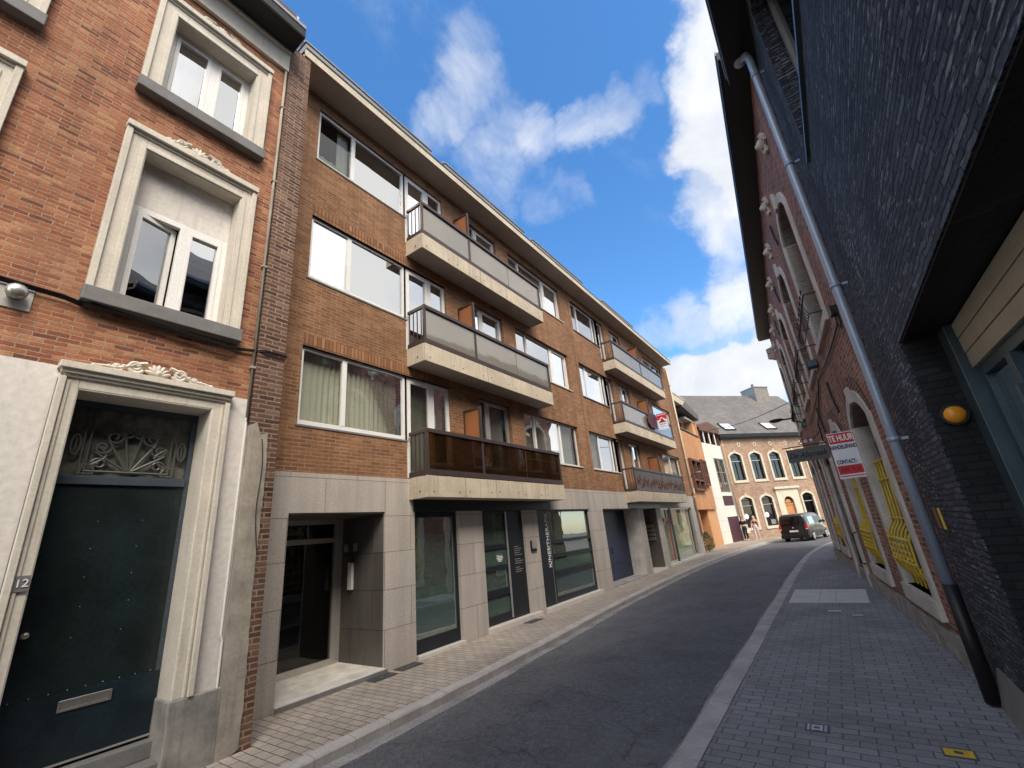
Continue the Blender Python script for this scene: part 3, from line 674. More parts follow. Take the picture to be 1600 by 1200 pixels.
for i in range(13):
    q = .18+.16*((i*37) % 10)/10
    if i in (5, 9): continue
    mb.box(AF, 8.86, 8.86+q, -.05, -.046, 1.56-i*.045, 1.572-i*.045)
build('lettering', mb, 'alu', pn)
mb = MB(); mb.box(AF, 7.66, 9.62, -.3, .10, -.05, .095); build('threshold', mb, 'sillstone', apt, bevel=.008)
mb = MB(); mb.box(AF, 9.46, 9.49, .012, .05, 1.42, 1.66); mb.box(AF, 9.49, 9.70, .012, .05, 1.42, 1.45); pl_ = build('plaque', mb, 'black', apt)
mb = MB(); mb.box(AF, 9.51, 9.72, .014, .03, 1.47, 1.66); build('plaque_plate', mb, 'alu', pl_)
for i in range(4):
    pass
# physiotherapy sign panel and window
mb = MB(); mb.box(AF, 9.905, 10.54, -.12, -.03, .10, 2.385); pn = build('sign_panel', mb, 'anthracite', apt)
text('lettering', AF, 10.37, -.026, 1.63, 'KINESITHERAPIE', .185, 'white', pn, rot=math.pi/2, sx=1.0)
mb = MB(); mb.box(AF, 10.475, 10.483, -.03, -.024, .12, 2.36); build('line', mb, 'alu', pn)
mb = MB(); mb.frame(AF, 10.56, 12.93, .10, 2.385, .05, -.13, -.05, bot=.14)
for z, h in ((.72, .14), (1.17, .10), (1.53, .09)): mb.box(AF, 10.61, 12.88, -.125, -.043, z, z+h)
w = build('shop_window', mb, 'anthracite', apt, bevel=.003)
for a, b in ((.24, .72), (.86, 1.17), (1.27, 1.53), (1.62, 2.335)): build('pane', pane(AF, 10.61, 12.88, a, b, -.08), 'glass_shop', w)
mb = MB(); mb.box(AF, 12.20, 12.72, -.10, -.095, .90, 1.15); build('poster', mb, 'curtain_cream', w)
build('blind', curtain(AF, 11.25, 11.55, 1.6, 2.33, -.3, .02, .1), 'curtain_green', w)
mb = MB(); mb.box(AF, 9.93, 13.0, -.3, .12, -.05, .095); build('threshold', mb, 'sillstone', apt, bevel=.008)
# garage
mb = MB(); mb.box(AF, 13.96, 17.14, -.62, -.56, .02, 2.385)
for z in (.55, 1.02, 1.49, 1.95): mb.box(AF, 13.96, 17.14, -.56, -.552, z, z+.018)
mb.box(AF, 15.5, 15.53, -.56, -.54, .9, 1.1)
g_ = build('garage_door', mb, 'garage', apt)
mb = MB(); mb.tube([AF.p(14.75, -.55, 1.02), AF.p(14.75, -.49, 1.02), AF.p(14.75, -.49, .86), AF.p(14.75, -.55, .86)], .012, 6); build('handle', mb, 'alu', g_)
mb = MB(); mb.box(AF, 13.955, 17.14, -.56, .02, -.05, .03); build('threshold', mb, 'gutter', apt)
mb = MB(); mb.box(AF, 17.135, 17.144, -.55, -.02, .03, 2.385); build('garage_lining', mb, 'grey_stone', apt)
# second entrance with letter boxes
mb = MB(); mb.frame(AF, 17.76, 19.34, .06, 2.385, .06, -.9, -.84); e2 = build('entrance_door', mb, 'anthracite', apt); build('pane', pane(AF, 17.82, 19.28, .12, 2.32, -.88), 'glass_dark', e2)
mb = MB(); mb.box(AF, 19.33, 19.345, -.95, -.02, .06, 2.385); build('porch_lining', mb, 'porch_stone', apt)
for i in range(4):
    mb = MB(); mb.box(AF, 19.26, 19.33, -.62, -.18, 1.62-i*.17, 1.75-i*.17); build('letter_box', mb, 'steel', apt, bevel=.004)
mb = MB(); mb.box(AF, 17.74, 19.36, -.95, .08, -.05, .06); build('porch_floor', mb, 'marble', apt)
# far shop
mb = MB(); mb.frame(AF, 19.97, 21.42, .10, 2.385, .07, -.15, -.07); mb.box(AF, 20.9, 20.96, -.145, -.065, .17, 2.31)
w = build('shop_door', mb, 'alu', apt, bevel=.003); build('blind', sheet(AF, 20.0, 21.4, .12, 2.35, -.19), 'curtain_cream', w); build('pane', pane(AF, 20.04, 20.9, .17, 2.31, -.1), 'glass_soft', w); build('pane', pane(AF, 20.96, 21.35, .17, 2.31, -.1), 'glass_soft', w)
mb = MB(); mb.box(AF, 20.905, 20.955, -.064, -.04, .17, 1.95); build('red_trim', mb, 'sign_red', w)
mb = MB(); mb.box(AF, 20.35, 21.05, -.064, -.055, 1.80, 1.98); build('sticker', mb, 'sign_red', w)
mb = MB(); mb.box(AF, 21.42, 21.62, -.17, -.04, .05, 2.385); build('door_post', mb, 'black', apt)
mb = MB(); mb.frame(AF, 21.62, 25.11, .10, 2.385, .07, -.15, -.07); mb.box(AF, 24.5, 24.55, -.145, -.065, .17, 2.31)
w = build('shop_window', mb, 'alu', apt, bevel=.003); build('pane', pane(AF, 21.69, 24.5, .17, 2.31, -.1), 'glass_soft', w); build('pane', pane(AF, 24.55, 25.04, .17, 2.31, -.1), 'glass_soft', w)
build('curtain', curtain(AF, 21.72, 24.48, .6, 2.30, -.17, .03, .22), 'curtain_cream', w)
mb = MB(); mb.box(AF, 21.7, 25.0, -.20, -.18, .17, .75); build('display_board', mb, 'curtain_cream', w)
for a, b in ((19.97, 21.4), (21.65, 25.3)):
    mb = MB(); mb.box(AF, a, b, -.3, .10, -.05, .09); build('threshold', mb, 'sillstone', apt, bevel=.008)
mb = MB(); mb.tube([AF.p(26.0, .07, .9), AF.p(26.0, .07, 10.45)], .05, 10)
for z in (2.9, 5, 7.2, 9.4): mb.tube([AF.p(26.0, .07, z), AF.p(26.0, .07, z+.06)], .062, 10)
build('downpipe', mb, 'concrete', apt)
mb = MB(); mb.box(AF, 26.0, 26.14, .0, .14, 3.15, 3.4); build('meter_box', mb, 'white', apt)
mb = MB(); mb.tube([AF.p(25.9+.1*math.sin(i), .03, 3.15-i*.14) for i in range(10)], .012, 5); build('cable', mb, 'black', apt)
# ================================================================== TOWN HOUSE No 12 (stands 0.7 m proud of the flats)
HF = Fr(-5.58, 0, 0, 1)
hs = thing('town_house', 'old red brick town house with cream stone surrounds and dark green front door', 'building', (-5.58, .5, 0))
SH = (-2.27, 0)
hh = []
for sft in SH: hh += [(.935+sft, 2.0+sft, 4.545, 6.52), (.93+sft, 1.98+sft, 7.485, 8.87)]
mb = MB(); wall(mb, HF, -6.5, 2.42, 3.69, 9.95, hh, depth=.26, room=.9); shell(mb, HF, -6.5, 2.42, -.06, 9.95, 9)
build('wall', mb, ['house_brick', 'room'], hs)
mb = MB(); wall(mb, HF, -6.5, 2.42, -.06, 3.69, [(.865, 2.0, -.04, 3.49)], n=.015, depth=.42, room=.5)
mb.face([HF.p(-6.5, .015, 3.69), HF.p(2.42, .015, 3.69), HF.p(2.42, 0, 3.69), HF.p(-6.5, 0, 3.69)])
build('stucco_base', mb, ['stucco', 'room'], hs)
def surround(u0, u1, z0, z1, iu0, iu1, iz1):
    mb = MB()
    for w, n1 in ((None, .05),):
        mb.box(HF, u0, iu0, 0, n1, z0, z1); mb.box(HF, iu1, u1, 0, n1, z0, z1); mb.box(HF, iu0, iu1, 0, n1, iz1, z1)
    e = .045
    mb.box(HF, u0-.012, u0+e, .0, .085, z0, z1+.012); mb.box(HF, u1-e, u1+.012, .0, .085, z0, z1+.012); mb.box(HF, u0-.02, u1+.02, .0, .11, z1-.06, z1+.018)
    mb.box(HF, u0+e, u1-e, .0, .07, z1-.10, z1-.06)
    e2 = .05   # inner step
    mb.box(HF, iu0-e2, iu0, .05, .062, z0, iz1+e2); mb.box(HF, iu1, iu1+e2, .05, .062, z0, iz1+e2); mb.box(HF, iu0, iu1, .05, .062, iz1, iz1+e2)
    # splayed lining into the wall
    mb.box(HF, iu0-.004, iu0+.012, -.25, .048, z0, iz1); mb.box(HF, iu1-.012, iu1+.004, -.25, .048, z0, iz1); mb.box(HF, iu0+.012, iu1-.012, -.25, .048, iz1-.012, iz1+.004)
    return mb
for sft in SH:
    for k, (z0, z1, iz1) in enumerate(((4.545, 6.76, 6.52), (7.485, 9.13, 8.87))):
        a, b = .741+sft, 2.16+sft; ia, ib = .935+sft, (2.0 if k == 0 else 1.98)+sft
        s_ = build('window_surround', surround(a, b, z0, z1, ia, ib, iz1), 'lime', hs, bevel=.006)
        build('ornament', crest(HF, (a+b)/2, z1+.015, .98, .24 if k == 0 else .20, .03), 'lime', s_)
        mb = MB(); mb.box(HF, a-.03, b+.03, -.2, .13, z0-.165, z0-.002); build('sill', mb, 'blue_stone', s_, bevel=.008)
        if k == 0:
            mb = MB(); mb.box(HF, ia+.012, ib-.012, -.22, -.17, 5.86, 6.505); build('shutter_box', mb, 'stucco', s_, bevel=.004)
        zt = 5.86 if k == 0 else iz1-.012
        mb = MB(); fa, fb = ia+.012, ib-.012; mid = (fa+fb)/2+.03
        n0, n1 = -.23, -.16
        mb.frame(HF, fa, fb, z0, zt, .07, n0, n1); mb.box(HF, mid-.045, mid+.045, n0+.003, n1+.003, z0+.07, zt-.07)
        w = build('window', mb, 'pvc', hs, bevel=.005)
        for i, (p, q) in enumerate(((fa+.07, mid-.045), (mid+.045, fb-.07))):
            if k == 0 and i == 0 and sft == 0:       # leaf standing ajar, turned inward about its left jamb
                ang = R(16); lf = Fr(HF.p(p, 0, 0)[0]-.16, p, -math.sin(ang), math.cos(ang))
                mb = MB(); mb.frame(lf, 0, q-p, z0+.075, zt-.075, .055, -.03, .03); c = build('casement', mb, 'pvc', w, bevel=.004)
                build('pane', pane(lf, .055, q-p-.055, z0+.13, zt-.13, .0), 'glass', w)
                continue
            mb = MB(); mb.frame(HF, p, q, z0+.071, zt-.071, .045, n0+.01, n1+.01)
            build('casement', mb, 'pvc', w, bevel=.004)
            build('pane', pane(HF, p+.045, q-.045, z0+.116, zt-.116, -.195), 'glass_mirror', w)
# door
mb = MB()
u0, u1, z1 = .715, 2.17, 3.70
for n0, n1, e, zz in ((.0, .055, 0, 0),):
    mb.box(HF, u0, .865, .0, n1, .63, z1); mb.box(HF, 2.0, u1, .0, n1, .63, z1); mb.box(HF, .865, 2.0, .0, n1, 3.49, z1)
mb.box(HF, u0-.02, u1+.02, .0, .135, 3.655, 3.72); mb.box(HF, u0, u1, .0, .105, 3.615, 3.655); mb.box(HF, u0+.03, u1-.03, .0, .08, 3.585, 3.615)
for a, b in ((u0, u0+.05), (u1-.05, u1)): mb.box(HF, a, b, .0, .095, .63, 3.58)
for a, b in ((u0+.06, u0+.085), (u1-.085, u1-.06)): mb.box(HF, a, b, .0, .07, .63, 3.55)
mb.box(HF, .855, .872, -.30, .05, .63, 3.49); mb.box(HF, 1.993, 2.006, -.30, .05, .0, 3.49); mb.box(HF, .872, 1.993, -.30, .05, 3.477, 3.494)
ds = build('door_surround', mb, 'lime', hs, bevel=.006)
build('ornament', crest(HF, 1.44, 3.725, 1.02, .23, .05), 'lime', ds)
for a, b in ((1.975, 2.43), (.30, .89)):
    mb = MB(); mb.box(HF, a, b, -.32, .075, -.05, .63); build('plinth', mb, 'plinth', hs, bevel=.012)
mb = MB(); mb.box(HF, .86, 2.0, -.4, .03, -.05, .17); mb.box(HF, .86, 2.0, -.4, -.17, .17, .31); build('door_step', mb, 'blue_stone', hs, bevel=.01)
mb = MB(); mb.box(HF, .875, 1.99, -.34, -.28, .345, 2.64)
mb.cm = 1; mb.box(HF, .88, 1.985, -.28, -.274, .345, .87)
mb.cm = 2
for z in [.9+.118*i for i in range(15)]:
    for u in (.905, 1.965): mb.ell(HF.p(u, -.279, z), (.005, .005, .005), 6, 4)
for i in range(9): mb.ell(HF.p(.96+.118*i, -.273, .885), (.006, .006, .006), 6, 4)
for z in (1.30, 1.55, 1.80, 2.05, 2.3):
    for u in (1.27, 1.62): mb.ell(HF.p(u+.01*math.sin(z*9), -.279, z), (.005, .005, .005), 6, 4)
dr = build('front_door', mb, ['door_green', 'door_blue', 'rivet'], hs)
mb = MB(); mb.box(HF, .88, 1.985, -.278, -.262, .335, .35); build('weather_bar', mb, 'alu', dr)
mb = MB(); mb.frame(HF, 1.27, 1.63, .725, .81, .018, -.275, -.262); mb.box(HF, 1.29, 1.61, -.273, -.266, .74, .795); build('letter_slot', mb, 'steel', dr, bevel=.003)
mb = MB(); mb.box(HF, .93, .985, -.28, -.268, 1.26, 1.48); mb.cm = 1; mb.tube([HF.p(.955, -.27, 1.38), HF.p(.955, -.22, 1.38)], .014, 8); mb.ell(HF.p(.955, -.205, 1.38), (.028, .028, .028)); build('door_knob', mb, ['black', 'steel'], dr)
mb = MB(); mb.frame(HF, .873, 1.992, .34, 3.477, .045, -.36, -.276, bot=0, top=.06); mb.box(HF, .918, 1.947, -.36, -.255, 2.645, 2.72); mb.box(HF, .918, 1.947, -.36, -.27, 2.72, 2.735)
df = build('door_frame', mb, 'door_frame', hs, bevel=.004)
build('fanlight', sheet(HF, .918, 1.947, 2.735, 3.417, -.335), 'rough_glass', df)
mb = MB(); n = -.285; c = 1.435
mb.tube([HF.p(1.09, n, 2.775), HF.p(1.78, n, 2.775)], .014, 6)
for i in range(6):
    a = R(28+i*24.8); ln = .36 if i in (2, 3) else .33
    mb.tube([HF.p(c+.03*math.cos(a), n, 2.79), HF.p(c+ln*math.cos(a)*1.0, n, 2.79+ln*math.sin(a)*1.15)], .012, 6)
for s in (1, -1):
    mb.tube(spiral(HF, (c+s*.235, 3.02), .075, 1.35, n, R(150), s), .013, 6)
    mb.tube(spiral(HF, (c+s*.155, 3.135), .075, 1.35, n, R(150), s), .013, 6)
    mb.tube(spiral(HF, (c+s*.06, 3.20), .07, 1.35, n, R(170), s), .013, 6)
    mb.tube(spiral(HF, (c+s*.24, 2.85), .07, 1.3, n, R(-60), s), .013, 6)
    mb.tube([HF.p(c+s*(.30-.10*math.sin(t*math.pi)*1.0), n, 2.84+.2*t) for t in [i/8 for i in range(9)]], .013, 6)
    mb.frame(HF, c+s*.325-.055, c+s*.325+.055, 2.745, 2.85, .016, n-.01, n+.01)
    mb.tube([HF.p(c+s*.34, n, 2.74), HF.p(c+s*.34, n, 3.40)], .011, 6); mb.tube([HF.p(c+s*.385, n, 2.74), HF.p(c+s*.385, n, 3.40)], .011, 6)
    mb.tube([HF.p(c+s*(.44+.035*math.cos(t)), n, 3.03+.10*math.sin(t)) for t in [2*math.pi*i/16 for i in range(17)]], .012, 6)
    mb.tube([HF.p(c+s*.44, n, 2.96), HF.p(c+s*.44, n, 3.10)], .009, 6)
build('fanlight_grille', mb, 'grille', df)
mb = MB(); mb.box(HF, .768, .862, .0, .074, 1.735, 1.855); npl = build('number_plate', mb, 'zinc', hs)
text('number', HF, .815, .077, 1.795, '12', .085, 'white', npl)
# vent flue, cables, conduit
mb = MB(); mb.box(HF, .12, .424, .0, .012, 4.15, 4.41); mb.cm = 1
mb.tube([HF.p(.31, .012, 4.29), HF.p(.31, .07, 4.29)], .058, 16); mb.tube([HF.p(.31, .07, 4.29), HF.p(.31, .10, 4.29)], [.075, .072], 16); mb.ell(HF.p(.31, .10, 4.29), (.03, .07, .07), 12, 8)
build('vent_flue', mb, ['alu', 'steel'], hs)
mb = MB()
for j in range(3):
    mb.tube([HF.p(u, .03+.012*j, 4.385+.013*j-.022*math.sin((u-.0)*2.2)+(.0 if u < .7 else -.03)) for u in [-3+.15*i for i in range(26)]]+[HF.p(.8+.1*i, .09, 4.345+.012*j-.006*i) for i in range(14)]+[HF.p(2.2, .04, 4.30+.012*j), HF.p(2.40, .04, 4.33+.012*j), HF.p(2.5, .09, 4.34+.012*j), HF.p(2.78, .09, 4.34+.01*j)], .009, 5)
build('cable', mb, 'black', hs)
mb = MB(); mb.tube([HF.p(2.395, .035, .62), HF.p(2.395, .035, 1.05), HF.p(2.375, .035, 1.1), HF.p(2.385, .035, 3.45)], .011, 6); build('conduit', mb, 'white', hs)
mb = MB(); mb.tube([HF.p(2.395, .03, 3.4), HF.p(2.39, .03, 9.6)], .020, 8)
for z in (4.1, 5.6, 7.1, 8.6): mb.box(HF, 2.36, 2.42, 0, .055, z, z+.03)
build('conduit', mb, 'old_stucco', hs)
mb = MB(); mb.tube([HF.p(-.02, .0, 3.30), HF.p(-.02, .07, 3.30)], .05, 14); mb.tube([HF.p(-.02, .05, 3.30), HF.p(-.02, .085, 3.30)], [.062, .062], 14); build('vent_flue', mb, 'iron', hs)
# eaves
mb = MB(); mb.box(HF, -6.5, 2.42, 0, .06, 9.43, 9.80); mb.box(HF, -6.5, 2.42, 0, .10, 9.80, 9.86); build('cornice_board', mb, 'lime', hs, bevel=.006)
mb = MB(); mb.box(HF, -6.5, 2.44, 0.0, .46, 9.86, 9.90); mb.box(HF, -6.5, 2.44, .42, .47, 9.88, 10.12); mb.box(HF, 2.40, 2.44, 0, .42, 9.9, 10.08); build('gutter', mb, 'black', hs, bevel=.006)
mb = MB(); mb.box(HF, -6.5, 2.43, .30, .42, 9.9, 10.14); mb.box(HF, -6.5, 2.43, .47, .482, 10.06, 10.13); build('gutter_lining', mb, 'zinc', hs)
mb = MB(); mb.prism(Fr(0, 0, 1, 0), [(-5.28, 10.0), (-9, 13.2), (-14.5, 9.95), (-9, 9.95)], 6.5, -2.43); build('roof', mb, 'tile', hs)
for y in [-6+.7*i for i in range(12)]:
    mb = MB(); mb.box(HF, y+.68, y+.72, .18, .22, 10.1, 10.62); build('snow_guard_post', mb, 'alu', hs)
mb = MB()
for z in (10.3, 10.45, 10.58): mb.box(HF, -5.6, 2.40, .185, .215, z, z+.05)
build('snow_guard', mb, 'timber', hs)
# brick party pier between both houses
PF = Fr(-5.52, 0, 0, 1)
mb = MB(); mb.box(PF, 2.425, 2.77, -.9, 0, -.06, 10.06); pr_ = build('party_pier', mb, 'pier_brick', hs)
mb = MB(); zed = 0; pts = [(2.415, -.05), (2.415, 3.36)]
pts += [(2.50, 3.40), (2.55, 3.26), (2.64, 3.28)]
z = 3.2; i = 0
while z > .0:
    q = random.uniform(-.008, .006)+.01*math.sin(z*3); pts += [(2.645+q, z)]; z -= .066; i += 1
mb.prism(PF, pts, -.1, .012); build('patched_render', mb, 'old_stucco', pr_)
mb = MB(); mb.tube([PF.p(2.57+.05*t+.02*math.sin(t*7), .022, 3.2-1.3*t) for t in [i/14 for i in range(15)]], .006, 4); build('cable', mb, 'black', pr_)

# ================================================================== OLD BRICK BUILDING, right
RF = Fr(.78, 6.75, -.0855, 1.).flip()
ob = thing('old_brick_building', 'old red brown brick building with yellow window grilles beside the grey pavement', 'building', (.78, 9, 0))
LW = [(1.05, 2.52), (3.95, 5.45), (9.75, 11.15), (12.55, 13.9)]
UW = [(1.50, 3.05), (4.50, 6.05), (7.50, 9.05), (10.5, 12.0), (13.2, 14.5)]
hr = [(a, b, .62, 3.30, .30) for a, b in LW]+[(6.95, 8.45, -.04, 3.25, .4)]+[(a, b, 4.72, 7.35, .42) for a, b in UW]
mb = MB(); wall(mb, RF, 0, 15.1, -.06, 9.12, hr, depth=.34, room=.7); shell(mb, RF, 0, 15.1, -.06, 9.12, 8)
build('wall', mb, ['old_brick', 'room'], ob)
mb = MB()
for i in range(46):      # toothed brick end against the slate wall
    z = .1+i*.19
    mb.box(RF, -.06-.05*(i % 2), 0.002, -.3, .0+.002*(i % 3), z, z+.064)
    mb.box(RF, -.05, 0.002, -.3, -.004, z+.064, z+.19)
build('toothed_edge', mb, 'old_brick', ob)
def stonewin(a, b, z0, zs, rise, up):
    mb = MB(); arch_band(mb, RF, a, b, z0, zs, rise, .19, -.30, .035)
    mb.box(RF, a-.19, b+.19, -.30, .06, z0-(.22 if not up else .14), z0)
    if not up:
        for zz in (z0+.6, z0+1.3, z0+2.0):
            for (p, q) in ((a-.19, a), (b, b+.19)): mb.box(RF, p-.001, q+.001, -.28, .0365, zz, zz+.008)
        mb.box(RF, (a+b)/2-.10, (a+b)/2+.10, -.1, .06, zs+rise-.02, zs+rise+.24)
    else:
        mb.prism(RF, [((a+b)/2-.09, zs+rise), ((a+b)/2+.09, zs+rise), ((a+b)/2+.05, zs+rise+.34), ((a+b)/2, zs+rise+.42), ((a+b)/2-.05, zs+rise+.34)], -.1, .07)
    return build('window_surround', mb, 'grey_stone', ob, bevel=.01)
for i, (a, b) in enumerate(LW):
    s_ = stonewin(a, b, .62, 3.0, .30, False)
    mb = MB(); mb.box(RF, a-.25, b+.25, -.02, .012, 3.33, 3.335)
    k = 14; rows = [[RF.p(p[0], .013, p[1]) for p in archpts(a-.19, b+.19, 3.0, .30+.19*.95, k)], [RF.p(p[0], .013, p[1]) for p in archpts(a-.30, b+.30, 3.0, .30+.42*.95, k)]]
    mb = MB(); mb.grid(rows); build('arch_course', mb, 'pier_brick', ob)
    mb = MB(); mb.frame(RF, a, b, .62, 2.75, .07, -.27, -.2); mb.box(RF, a+.07, b-.07, -.265, -.205, 2.3, 2.37); mb.box(RF, (a+b)/2-.035, (a+b)/2+.035, -.266, -.196, .69, 2.3)
    w = build('window', mb, 'timber' if i > 1 else 'brown_metal', ob); build('pane', pane(RF, a+.07, b-.07, .69, 3.26, -.24), 'glass', w)
for i, (a, b) in enumerate(UW):
    s_ = stonewin(a, b, 4.72, 6.93, .42, True)
    mb = MB(); mb.frame(RF, a, b, 4.72, 6.9, .07, -.27, -.2); mb.box(RF, (a+b)/2-.035, (a+b)/2+.035, -.265, -.205, 4.79, 6.9); mb.box(RF, a+.07, b-.07, -.262, -.208, 6.2, 6.27)
    w = build('window', mb, 'timber', ob); build('pane', pane(RF, a+.07, b-.07, 4.79, 7.3, -.24), 'glass', w)
    if i < 4:      # wrought iron sill basket
        mb = MB(); a2, b2 = a-.1, b+.1
        for z in (4.78, 5.12):
            mb.tube([RF.p(a2, .03, z), RF.p(a2, .22, z), RF.p(b2, .22, z), RF.p(b2, .03, z)], .011, 5)
        for j in range(15):
            u = a2+(b2-a2)*j/14
            mb.tube([RF.p(u, .22+.05*math.sin(math.pi*t/6)-.02*(t == 6), 4.78+.34*t/6) for t in range(7)], .007, 4)
            if j % 2 == 0: mb.tube([RF.p(u+.05*math.cos(q), .235, 5.17+.05*math.sin(q)) for q in [R(-30+240*s/8) for s in range(9)]], .007, 4)
        build('railing', mb, 'black', ob)
for u in (1.3, 3.3, 5.35, 7.35, 9.4, 11.4, 13.4):
    mb = MB(); z = 8.2
    mb.box(RF, u-.07, u+.07, 0, .05, z-.22, z+.22); mb.box(RF, u-.2, u+.2, 0, .045, z-.07, z+.07)
    mb.ell(RF.p(u, .06, z), (.10, .10, .11), 10, 8); mb.ell(RF.p(u, .13, z-.02), (.055, .055, .06), 8, 6)
    for q, r_ in ((-.16, 0), (.16, 0), (0, .19), (0, -.19)): mb.ell(RF.p(u+q, .04, z+r_), (.05, .05, .05), 8, 6)
    build('stone_boss', mb, 'grey_stone', ob, bevel=.01)
for u, z in ((3.75, 7.7), (6.8, 7.6), (9.8, 7.7), (3.35, 3.75), (6.2, 3.8)):
    mb = MB(); mb.tube([RF.p(u-.12, .03, z-.32), RF.p(u-.02, .04, z-.05), RF.p(u+.02, .04, z+.05), RF.p(u+.12, .03, z+.32)], .022, 6); build('wall_anchor', mb, 'black', ob)
mb = MB(); mb.box(RF, .0, 15.1, .0, .03, -.06, .30)
for i in range(40):
    a = i*.38+random.random()*.05; mb.box(RF, a, a+.34, .028, .034+.012*random.random(), .02+.14*(i % 2), .135+.14*(i % 2))
build('plinth', mb, 'plinth', ob, bevel=.006)
mb = MB(); mb.box(RF, -.02, 14.95, 0, .42, 9.10, 9.16); mb.box(RF, -.02, 14.97, .36, .46, 9.14, 9.30); build('eaves', mb, 'black', ob)
mb = MB(); mb.box(RF, -.02, 14.97, .44, .475, 9.26, 9.34); build('gutter', mb, 'zinc', ob)
mb = MB(); mb.prism(Fr(RF.o[0], RF.o[1], -RF.n[0], -RF.n[1]), [(-.44, 9.31), (4, 12.6), (8.4, 9.31)], 0, -15.05)
build('roof', mb, 'roof_slate', ob)
# doorway
mb = MB(); arch_band(mb, RF, 6.95, 8.45, .0, 2.85, .40, .24, -.30, .06); build('door_surround', mb, 'grey_stone', ob, bevel=.012)
mb = MB(); mb.box(RF, 6.96, 8.44, -.31, -.24, .02, 3.2); mb.box(RF, 7.68, 7.72, -.24, -.22, .02, 2.7); build('door', mb, 'timber', ob)
mb = MB(); mb.tube([RF.p(6.62, .02, .50), RF.p(6.62, .10, .53), RF.p(6.62, .10, 1.16), RF.p(6.62, .02, 1.19)], .018, 8); build('grab_bar', mb, 'black', ob)
mb = MB(); mb.box(RF, 9.05, 9.65, .0, .05, .95, 1.75); build('notice_board', mb, 'zinc', ob, bevel=.006)
# yellow basket grilles
for i, (a, b) in enumerate(LW[:2]+LW[2:]):
    if i == 3: continue
    mb = MB(); k = 7; top = 2.42
    prof = [(.02, top), (.05, 1.62), (.06, 1.50), (.13, 1.40), (.17, 1.30), (.18, .98), (.16, .90), (.07, .80), (.05, .72), (.05, .64)]
    for j in range(k):
        u = a+.06+(b-a-.12)*j/(k-1)
        mb.tube([RF.p(u, -.12+n_, z) for n_, z in prof], .013, 6)
        if j < k-1:
            um = u+(b-a-.12)/(k-1)/2
            mb.tube([RF.p(um+.05*math.sin(t*1.57)*(1 if t % 4 < 2 else -1), .065, 1.28-.04*t) for t in range(9)], .010, 5)
    for n_, z in ((.03, 2.40), (.04, 2.12), (.055, 1.56), (.175, 1.30), (.185, 1.0), (.06, .78)):
        mb.tube([RF.p(a+.02, -.12+n_, z), RF.p(b-.02, -.12+n_, z)], .014, 6)
    for s in (a+.06, b-.06):
        for zz in (1.35, .95): mb.tube([RF.p(s, -.12, zz), RF.p(s, .06, zz)], .012, 6)
    build('window_grille', mb, 'yellow', ob)
mb = MB()
for (u0, z0, u1, z1) in ((.75, 4.28, 4.4, 4.40), (4.4, 4.40, 7.0, 3.85), (7.0, 3.85, 7.1, 3.4), (4.7, 4.3, 9.5, 4.25)):
    mb.tube([RF.p(u0+(u1-u0)*t/8, .03, z0+(z1-z0)*t/8-.05*math.sin(math.pi*t/8)) for t in range(9)], .016, 5)
mb.tube([RF.p(.55+.12*math.cos(t), .04, 4.3+.16*math.sin(t)) for t in [i*.5 for i in range(15)]], .008, 4)
mb.box(RF, .55, .72, .0, .09, 4.38, 4.5)
build('cable', mb, 'black', ob)
# chamfered end with stone cornice
CF = Fr(RF.p(15.1, 0, 0)[0], RF.p(15.1, 0, 0)[1], .55, .83).flip()
mb = MB(); wall(mb, CF, 0, 6, -.06, 8.5, [], n=-.01); shell(mb, CF, 0, 6, -.06, 8.5, 6, n=-.01)
cb = thing('corner_house', 'grey stone and brick corner house at the bend, mostly hidden behind the old brick building', 'building', CF.p(2, 0, 0))
build('wall', mb, ['old_brick', 'room'], cb)
mb = MB(); mb.box(CF, .05, 6, -.2, .38, 8.55, 8.8); mb.box(CF, .05, 6, -.2, .2, 8.2, 8.55)
for i in range(9): mb.box(CF, .1+i*.65, .32+i*.65, 0, .42, 8.32, 8.55)
build('cornice', mb, 'old_stucco', cb, bevel=.02)
# ================================================================== SLATE CLAD BUILDING, near right
DF = Fr(.80, 0, 0, 1).flip()
sb = thing('slate_building', 'building clad in dark blue black split slate with a deep black garage opening', 'building', (.8, 4, 0))
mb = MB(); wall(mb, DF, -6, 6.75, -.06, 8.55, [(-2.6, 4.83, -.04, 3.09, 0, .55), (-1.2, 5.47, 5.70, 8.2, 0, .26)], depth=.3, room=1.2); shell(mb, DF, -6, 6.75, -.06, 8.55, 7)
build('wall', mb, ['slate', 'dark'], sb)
mb = MB(); mb.box(DF, -2.6, 5.53, -.1, .035, 5.655, 5.70); build('window_sill', mb, 'steel_blue', sb)
mb = MB(); mb.frame(DF, -1.2, 5.47, 5.70, 8.2, .09, -.26, -.19); mb.box(DF, 3.2, 3.3, -.255, -.185, 5.79, 8.11); mb.box(DF, 1.2, 1.3, -.255, -.185, 5.79, 8.11)
w = build('window', mb, 'zinc', sb); build('pane', pane(DF, -1.1, 5.38, 5.79, 8.11, -.23), 'glass_dark', w)
mb = MB(); mb.box(DF, -6, 6.75, .0, .42, 8.55, 8.62); mb.box(DF, -6, 6.78, .38, .43, 8.58, 8.78); build('eaves', mb, 'black', sb)
mb = MB(); mb.box(DF, -6, 6.78, .40, .45, 8.74, 8.82); build('gutter', mb, 'zinc', sb)
mb = MB(); mb.prism(Fr(.8, 0, 1, 0), [(-.42, 8.80), (3.4, 11.9), (7.2, 8.80)], 6, -6.75); build('roof', mb, 'roof_slate', sb)
